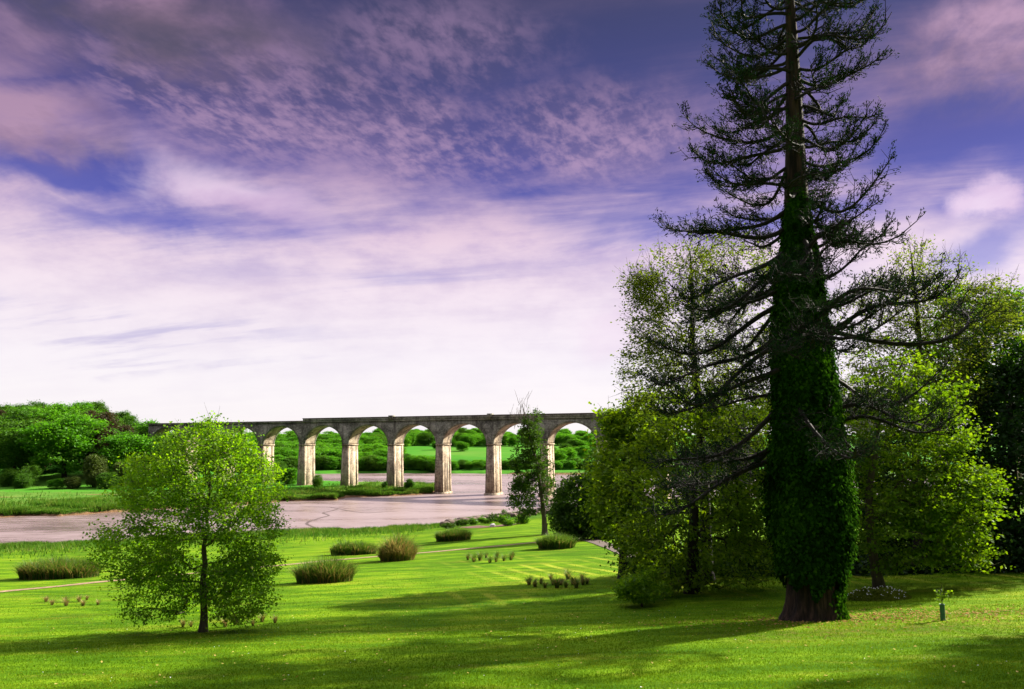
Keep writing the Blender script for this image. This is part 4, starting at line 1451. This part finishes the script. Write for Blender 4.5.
# ------------------------------------------------------------------ white flower bed by the conifer
P = on_g(872, 37.0)
print('bed', P)
rs = np.random.RandomState(8)
t = thing('flower_bed', 'low bed of white-flowered plants in a mound behind the conifer trunk', 'flower bed', tuple(P))
n = 5200
a = rs.rand(n) * 6.283; r = np.sqrt(rs.rand(n))
xy = np.stack([np.cos(a) * r * 1.5, np.sin(a) * r * 0.8], 1)
hz = 0.46 * (1 - r ** 2.5) * (0.9 + 0.4 * (xy[:, 0] * -0.1)) * (0.75 + 0.5 * fbm(xy[:, 0] * 3, xy[:, 1] * 3, 2))
zz = hz * rs.rand(n) ** 0.3 + 0.03 + ground_z(P[0] + xy[:, 0], P[1] + xy[:, 1]) - P[2]
LV, LF = leaf_quads(np.column_stack([xy, zz]), rand_dir(rs, n) + [0, 0, .5], rand_dir(rs, n) + [0, 0, .6], 0.16, 0.05)
link('foliage', mesh_np('foliage', LV, [LF]), M_LEAF_PALE, t)
M_PETAL = leaf_mat('white_petal', [(0.7, 0.72, 0.7), (0.8, 0.8, 0.78)], 0.2, (1, 1, 1))
n = 130
k = rs.choice(len(xy), n)
LV, LF = leaf_quads(np.column_stack([xy[k], zz[k] * 0 + hz[k] + 0.09 + ground_z(P[0] + xy[k, 0], P[1] + xy[k, 1]) - P[2]]), rand_dir(rs, n), rand_dir(rs, n) + [0, -1.2, .6], 0.06, 0.06)
link('blossoms', mesh_np('blossoms', LV, [LF]), M_PETAL, t)

# ------------------------------------------------------------------ sapling in a green tube
P = at_g(943, 620.5)
print('sapling', P)
s = P[1] / F
t = thing('sapling', 'thin leafy sapling growing out of a green protective tube on the right lawn', 'sapling', tuple(P))
m, nt_, out = new_mat('green_plastic_tube')
p = nt_.node('ShaderNodeBsdfPrincipled')
tc = nt_.node('ShaderNodeTexCoord')
nt_.set(p.inputs['Base Color'], nt_.ramp(nt_.noise(tc.outputs['Object'], 6.0), [(0.3, (0.012, 0.07, 0.04)), (0.7, (0.03, 0.13, 0.075))]))
p.inputs['Roughness'].default_value = 0.5
nt_.l.new(p.outputs[0], out.inputs[0])
hT = 15.5 * s; rT = 2.3 * s
zz = np.array([-.05, 0.05, hT * .5, hT - .03, hT, hT, hT - .08]); rr = np.array([rT, rT, rT * .97, rT, rT * 1.1, rT * .92, rT * .88])
V, f = lathe_path(np.stack([zz * 0, zz * 0, zz], 1), rr, 18)
link('tree_tube', mesh_np('tree_tube', V, [f], True), m, t)
rs = np.random.RandomState(2)
Hs = 34 * s
tp_ = [(0, 0, -.05), (0.0, 0, hT), (0.02, 0, hT + .2), (-.01, 0, hT + .4), (.03, 0, Hs)]
q = np.array(tp_); parts = [lathe_path(q, [.018, .016, .013, .01, .005], 8)]
tw0, tw1 = [], []
for i in range(12):
    h0 = hT + (Hs - hT) * rs.rand() * .8
    d = rand_dir(rs, 1)[0]; d[2] = abs(d[2]) * .4 + .25
    tw0.append([0.01, 0, h0]); tw1.append(np.array([0.01, 0, h0]) + d * (.14 + .2 * rs.rand()))
tw0, tw1 = np.array(tw0), np.array(tw1)
parts.append(frusta(tw0, tw1, np.full(12, .008), np.full(12, .004), 4))
V, Fs = join(parts)
link('stem', mesh_np('stem', V, Fs, True), M_BARK, t)
LV, LF = clump_leaves(rs, np.vstack([tw1, tw0 * .5 + tw1 * .5]), 6, 0.09, 0.8, 0.10, 0.055)
link('leaves', mesh_np('leaves', LV, [LF]), M_LEAF_YELLOW, t)


# ------------------------------------------------------------------ grass, fallen leaves, daisies
def build_grass():
    rs = np.random.RandomState(17)
    n = 420000
    # sampled so that the density falls with distance
    u = rs.rand(n)
    Y = 1 / (1 / 15.5 - u * (1 / 15.5 - 1 / 70.0))
    keep = rs.rand(n) > sm(26, 66, Y); Y = Y[keep]; n = len(Y)
    X = (rs.rand(n) - 0.5) * 2 * (Y * 0.70 + 1.0)
    Z = ground_z(X, Y)
    k = fbm(X * 0.8, Y * 2.2, 3)
    H = (0.016 + 0.034 * rs.rand(n)) * (0.5 + 1.0 * k) * (0.9 + Y / 90)
    W = 0.008 + 0.0006 * Y
    az = rs.rand(n) * 6.283
    d = np.stack([np.cos(az), np.sin(az)], 1)
    side = np.stack([-d[:, 1], d[:, 0]], 1) * W[:, None] * 0.5
    tip = d * (H * (0.2 + 0.9 * rs.rand(n)))[:, None]
    V = np.zeros((n, 3, 3))
    V[:, 0, :2] = np.stack([X, Y], 1) - side; V[:, 1, :2] = np.stack([X, Y], 1) + side
    V[:, 0, 2] = Z - 0.01; V[:, 1, 2] = Z - 0.01
    V[:, 2, :2] = np.stack([X, Y], 1) + tip; V[:, 2, 2] = Z + H
    me = mesh_np('grass', V.reshape(-1, 3), [np.arange(n * 3).reshape(-1, 3)])
    mt = leaf_mat('grass_blade', [(0.042, 0.105, 0.004), (0.076, 0.158, 0.005), (0.122, 0.212, 0.007), (0.22, 0.25, 0.02)], 0.35, (1.2, 1.2, 0.4), 0.25, gloss=0.0)
    kind(link('grass', me, mt), 'stuff')


build_grass()


def rough_grass(name, n, fn, h, wid, mat, seed):
    rs = np.random.RandomState(seed)
    X, Y = fn(rs, n)
    Z = ground_z(X, Y)
    ok = Z > -18.6
    X, Y, Z = X[ok], Y[ok], Z[ok]; n = len(X)
    k = fbm(X * 0.15, Y * 0.3, 3)
    H = h * (0.35 + 0.65 * rs.rand(n)) * (0.35 + 1.3 * sm(0.35, 0.65, k))
    az = rs.rand(n) * 6.283
    d = np.stack([np.cos(az), np.sin(az)], 1); side = np.stack([-d[:, 1], d[:, 0]], 1) * wid * 0.5
    V = np.zeros((n, 3, 3))
    V[:, 0, :2] = np.stack([X, Y], 1) - side; V[:, 1, :2] = np.stack([X, Y], 1) + side
    V[:, :2, 2] = (Z - 0.05)[:, None]
    V[:, 2, :2] = np.stack([X, Y], 1) + d * (H * 0.6)[:, None]; V[:, 2, 2] = Z + H
    kind(link(name, mesh_np(name, V.reshape(-1, 3), [np.arange(n * 3).reshape(-1, 3)]), mat), 'stuff')


def far_strip(rs, n):
    # along the far bank, thicker towards the water
    i = rs.randint(0, 19, n); u = rs.rand(n)
    P = np.array([at_z(px, py, WATER)[:2] for px, py in _farA[:20]])
    q = P[i] + (P[i + 1 - (i == 19)] - P[i]) * u[:, None]
    return q[:, 0] + rs.normal(size=n) * 1.0, q[:, 1] + 0.6 + np.abs(rs.normal(size=n)) * 30 * rs.rand(n) ** 1.5


def near_strip(rs, n):
    px = -30 + 590 * rs.rand(n); k = (px - 512) / F
    Y = np.full(n, 150.0)
    for _ in range(6):
        Y = np.interp(k * Y, SHX, SHY)
    back = np.abs(rs.normal(size=n)) * np.where(px > 425, 9.0, 16.0) * rs.rand(n)
    Y = Y - 0.2 - back
    return k * Y, Y


M_ROUGH = leaf_mat('rough_bank_grass', [(0.025, 0.085, 0.01), (0.05, 0.135, 0.014), (0.085, 0.17, 0.022), (0.20, 0.20, 0.07)], 0.4, (1.2, 1.2, 0.5), 0.12, gloss=0.0)
rough_grass('rough_grass', 110000, far_strip, 0.85, 0.22, M_ROUGH, 5)
rough_grass('rough_grass', 70000, near_strip, 0.6, 0.14, M_ROUGH, 6)


def scatter(name, n, fn, size, mat, lift, seed, aspect=0.7, rise=0.4):
    rs = np.random.RandomState(seed)
    X, Y = fn(rs, n)
    Z = ground_z(X, Y) + lift
    Nn = rand_dir(rs, n) * rise + np.array([0, 0, 1.0])
    T = rand_dir(rs, n); T[:, 2] *= 0.2
    Ls = size * (0.6 + 0.8 * rs.rand(n))
    V, f = leaf_quads(np.stack([X, Y, Z], 1), T, Nn, Ls, Ls * aspect)
    kind(link(name, mesh_np(name, V, [f]), mat), 'stuff')


def fl_a(rs, n):
    X = CON[0] + 3.2 + rs.normal(size=n) * 3.6; Y = CON[1] - 0.4 + rs.normal(size=n) * 1.3
    return X, Y
def fl_b(rs, n):
    Y = 18 + 22 * rs.rand(n); X = (rs.rand(n) - 0.42) * 1.5 * Y * 0.9
    return X, Y
M_DRY = leaf_mat('fallen_leaf', [(0.14, 0.075, 0.02), (0.25, 0.15, 0.04), (0.36, 0.25, 0.08)], 0.2, (1.1, 1, .6))
M_YLEAF = leaf_mat('yellow_fallen_leaf', [(0.30, 0.22, 0.05), (0.42, 0.34, 0.10)], 0.2, (1.1, 1, .6))
scatter('fallen_leaves', 2200, fl_a, 0.095, M_DRY, 0.03, 1)
scatter('fallen_leaves', 520, fl_b, 0.08, M_YLEAF, 0.05, 2)
scatter('daisies', 170, fl_b, 0.032, M_PETAL, 0.06, 3, 1.0)


# ------------------------------------------------------------------ sky
def build_world():
    w = bpy.data.worlds.new('World')
    sc.world = w
    w.use_nodes = True
    w.node_tree.nodes.clear()
    t = NT(w.node_tree)
    out = t.node('ShaderNodeOutputWorld')
    bg = t.node('ShaderNodeBackground')
    STR = 0.1
    bg.inputs['Strength'].default_value = STR
    K = 1.0 / (2 ** EXPO) / STR
    tc = t.node('ShaderNodeTexCoord')
    Dv = tc.outputs['Generated']
    x, y, z = t.sep(Dv)
    R2D = 180 / math.pi
    az = t.mul(t.m('ARCTAN2', x, y), R2D)
    el = t.mul(t.m('ARCSINE', z), R2D)
    # planar cloud-deck coordinates
    zz = t.add(t.m('MAXIMUM', z, 0.0), 0.10)
    P = t.comb(t.div(x, zz), t.div(y, zz), 0.0)
    PR = t.mapping(P, (1, 1, 1), (0, 0, math.radians(18)))
    fine = t.noise(t.mapping(PR, (1.5, 0.8, 1)), 23.0, 3.0, 0.6, 0.3)
    streak = t.noise(t.mapping(PR, (0.55, 1.5, 1)), 1.0, 7.0, 0.62, 0.5)
    soft = t.noise(PR, 0.55, 5.0, 0.55, 0.3)
    mott = t.noise(t.mapping(PR, (1.5, 0.75, 1)), 10.0, 4.0, 0.6, 0.25)
    puff = t.noise(t.comb(t.mul(az, 0.10), t.mul(el, 0.17), 3.0), 1.0, 6.0, 0.58, 0.3)
    puffx = t.noise(t.comb(t.mul(az, 0.10), t.mul(el, 0.17), 9.0), 1.0, 5.0, 0.58, 0.3)
    wa = t.add(az, t.mul(t.sub(puff, 0.5), 11.0))
    we = t.add(el, t.mul(t.sub(puffx, 0.5), 7.0))
    c = lambda *a: tuple(v * K for v in srgb(*a))
    e01 = t.div(el, 45.0)
    blue = t.ramp(e01, [(0.0, c(226, 216, 236)), (5 / 45, c(190, 182, 226)), (9 / 45, c(140, 142, 214)), (14 / 45, c(84, 90, 182)), (19 / 45, c(62, 65, 148)), (24 / 45, c(54, 57, 116)), (30 / 45, c(50, 50, 86)), (38 / 45, c(110, 108, 130)), (1.0, c(205, 200, 210))])
    cloud = t.ramp(e01, [(0.0, c(252, 248, 250)), (5 / 45, c(251, 243, 247)), (10 / 45, c(248, 230, 238)), (14 / 45, c(238, 209, 222)), (18 / 45, c(208, 172, 196)), (22 / 45, c(174, 140, 172)), (26 / 45, c(142, 114, 144)), (30 / 45, c(122, 98, 124)), (38 / 45, c(150, 140, 155)), (1.0, c(230, 226, 230))])

    shade = t.ramp(e01, [(0.0, c(250, 246, 249)), (5 / 45, c(243, 234, 242)), (10 / 45, c(226, 206, 224)), (14 / 45, c(190, 164, 204)), (18 / 45, c(154, 130, 172)), (22 / 45, c(124, 102, 142)), (30 / 45, c(92, 78, 104)), (38 / 45, c(140, 130, 150)), (1.0, c(210, 205, 212))])
    billow = t.noise(t.comb(t.mul(az, 0.13), t.mul(el, 0.30), 21.0), 1.0, 7.0, 0.6, 0.0)
    cloud = t.mix(t.smooth(t.add(t.mul(billow, 0.65), t.mul(streak, 0.35)), 0.36, 0.60), shade, cloud)

    def px2(px, py):
        d = ray(px, py); d = d / np.linalg.norm(d)
        return math.degrees(math.atan2(d[0], d[1])), math.degrees(math.asin(d[2]))

    def blob(px, py, rx, ry, lo=0.35, hi=1.0, tilt=0.0):
        a0, e0 = px2(px, py)
        k = 56.0 / F
        da = t.sub(wa, a0); de = t.sub(we, e0)
        if tilt:
            da, de = (t.add(t.mul(da, math.cos(tilt)), t.mul(de, math.sin(tilt))), t.sub(t.mul(de, math.cos(tilt)), t.mul(da, math.sin(tilt))))
        u = t.div(da, rx * k); v = t.div(de, ry * k)
        r = t.m('SQRT', t.add(t.mul(u, u), t.mul(v, v)))
        return t.smooth(r, hi, lo)

    def mx(*m):
        r = m[0]
        for q in m[1:]: r = t.m('MAXIMUM', r, q)
        return r

    # thin high cloud whose cover grows towards the horizon
    cover = t.ramp(e01, [(0.0, (1.2,) * 3), (4 / 45, (1.1,) * 3), (9 / 45, (0.85,) * 3), (14 / 45, (0.42,) * 3), (20 / 45, (0.36,) * 3), (30 / 45, (0.30,) * 3), (1.0, (0.3,) * 3)])
    high = t.smooth(t.add(t.add(t.mul(streak, 0.6), t.mul(soft, 0.4)), t.mul(t.sub(cover, 0.4), 0.55)), 0.40, 0.66)
    blue_hole = mx(blob(60, 168, 105, 28, 0.3, 1.0, 0.15), blob(960, 130, 160, 48, 0.35, 1.0, -0.1), t.mul(blob(640, 215, 95, 28, 0.2, 1.0, 0.0), 0.5),
                   t.mul(blob(640, 45, 150, 60, 0.3, 1.0, 0.0), 0.8), t.mul(blob(985, 255, 80, 34, 0.2, 1.0), 0.8), t.mul(blob(140, 220, 130, 16, 0.2, 1.0), 0.5))
    high = t.mul(high, t.sub(1.0, t.mul(blue_hole, 0.92)))
    # mottled altocumulus band
    band = mx(blob(300, 105, 370, 80, 0.3, 1.0, -0.12), t.mul(blob(585, 130, 190, 60, 0.2, 1.0, -0.1), 0.95), t.mul(blob(430, 45, 200, 55, 0.2, 1.0), 0.8))
    ripple = t.mul(band, t.smooth(t.add(t.add(t.mul(mott, 0.42), t.mul(fine, 0.28)), t.mul(streak, 0.3)), 0.42, 0.60, 0.0, 0.85))
    # wide bright veil and soft heaps
    veil = mx(t.mul(blob(470, 245, 230, 62, 0.3, 1.1, -0.1), 0.95), t.mul(blob(160, 285, 260, 62, 0.3, 1.1), 0.9), t.mul(blob(915, 230, 70, 45, 0.2, 1.0), 0.55))
    veil = t.mul(veil, t.smooth(t.add(t.mul(streak, 0.6), t.mul(soft, 0.4)), 0.30, 0.56, 0.6, 1.0))
    top = mx(blob(180, 20, 140, 55, 0.2, 1.0), t.mul(blob(40, 120, 90, 42, 0.2, 1.0, 0.2), 0.9), t.mul(blob(20, 40, 60, 40, 0.2, 1.0), 0.5), t.mul(blob(985, 42, 130, 66, 0.35, 1.1), t.smooth(t.add(t.mul(streak, 0.5), t.mul(mott, 0.5)), 0.36, 0.6, 0.35, 1.0)))
    top = t.mul(top, t.smooth(puff, 0.28, 0.6, 0.5, 1.0))
    a0, e0 = px2(988, 210)
    lump = t.noise(t.comb(t.mul(az, 0.42), t.mul(el, 0.5), 40.0), 1.0, 6.0, 0.6)
    cu = t.div(t.sub(az, a0), 2.7); cv = t.div(t.sub(el, e0), 2.3)
    cr_ = t.add(t.m('SQRT', t.add(t.mul(cu, cu), t.mul(cv, cv))), t.mul(t.sub(lump, 0.5), 1.0))
    cumulus = t.mul(t.smooth(cr_, 1.05, 0.5), t.smooth(t.add(cv, t.mul(t.sub(lump, 0.5), 0.8)), -0.35, 0.12))
    heap = mx(t.mul(blob(225, 198, 125, 38, 0.2, 1.0, -0.25), 0.9), cumulus, t.mul(blob(620, 330, 60, 40, 0.2, 1.0), 0.4))
    heap = t.mul(heap, t.smooth(puff, 0.2, 0.5, 0.6, 1.0))
    col = t.mix(high, blue, cloud)
    ripc = t.ramp(e01, [(0.0, c(240, 225, 240)), (14 / 45, c(212, 180, 208)), (19 / 45, c(182, 148, 182)), (24 / 45, c(150, 120, 154)), (1.0, c(110, 95, 125))])
    col = t.mix(t.mul(band, 0.55), col, t.ramp(e01, [(0.0, c(180, 170, 215)), (14 / 45, c(128, 110, 168)), (22 / 45, c(98, 82, 120)), (28 / 45, c(80, 70, 94)), (1.0, c(60, 56, 80))]))
    col = t.mix(ripple, col, ripc)
    col = t.mix(veil, col, cloud)
    col = t.mix(t.mul(t.smooth(t.noise(t.mapping(PR, (0.7, 2.6, 1)), 1.0, 5.0, 0.6), 0.46, 0.64), t.mul(blob(130, 330, 260, 32, 0.2, 1.0), 0.8)), col, c(200, 190, 222))
    topc = t.ramp(puff, [(0.32, c(96, 82, 96)), (0.48, c(146, 114, 138)), (0.62, c(184, 146, 170))])
    col = t.mix(top, col, topc)
    gloom = t.mul(blob(120, 10, 300, 60, 0.1, 1.1), t.smooth(puffx, 0.4, 0.62, 0.0, 0.65))
    col = t.mix(gloom, col, c(84, 74, 84))
    heapc = t.ramp(puffx, [(0.3, c(205, 172, 208)), (0.5, c(230, 202, 226)), (0.65, c(242, 220, 236))])
    col = t.mix(heap, col, heapc)
    sky = t.node('ShaderNodeTexSky', sky_type='NISHITA')
    sky.sun_disc = False
    sky.sun_elevation = SUN_EL
    sky.sun_rotation = SUN_AZ
    sky.air_density = 1.0; sky.dust_density = 0.6
    col = t.mix(0.05, col, t.mix(1.0, sky.outputs[0], (0.9, 0.75, 1.0), 'MULTIPLY'))
    col = t.mix(1.0, col, t.ramp(y, [(0.0, (0.45,) * 3), (0.45, (1.0,) * 3)]), 'MULTIPLY')  # unseen sky behind the camera dimmed so shaded fronts stay dark
    # unseen sky overhead boosted well past its visible level, added fill for the shadows
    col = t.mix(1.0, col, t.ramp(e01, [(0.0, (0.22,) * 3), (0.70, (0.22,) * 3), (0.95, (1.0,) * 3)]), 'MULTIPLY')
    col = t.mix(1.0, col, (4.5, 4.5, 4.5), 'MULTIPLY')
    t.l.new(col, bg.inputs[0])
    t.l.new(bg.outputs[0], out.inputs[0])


build_world()

sun_d = bpy.data.lights.new('sun', 'SUN')
sun_d.energy = 5.0
sun_d.angle = math.radians(1.4)
sun_d.color = (1.0, 0.93, 0.80)
sun = bpy.data.objects.new('sun', sun_d)
C.objects.link(sun)
sd = Vector((math.sin(SUN_AZ) * math.cos(SUN_EL), math.cos(SUN_AZ) * math.cos(SUN_EL), math.sin(SUN_EL)))
sun.rotation_euler = (-sd).to_track_quat('-Z', 'Y').to_euler()

vs = sc.view_settings
vs.view_transform = 'Standard'
vs.look = 'None'
vs.exposure = EXPO
vs.gamma = 1.0
vs.use_curve_mapping = False
sc.render.engine = 'CYCLES'
cy = sc.cycles
cy.use_denoising = True
cy.use_adaptive_sampling = True
cy.adaptive_threshold = 0.02
cy.max_bounces = 6
cy.diffuse_bounces = 3
cy.glossy_bounces = 2
cy.transmission_bounces = 4
cy.transparent_max_bounces = 4
cy.caustics_reflective = False
cy.caustics_refractive = False
cy.sample_clamp_indirect = 4.0
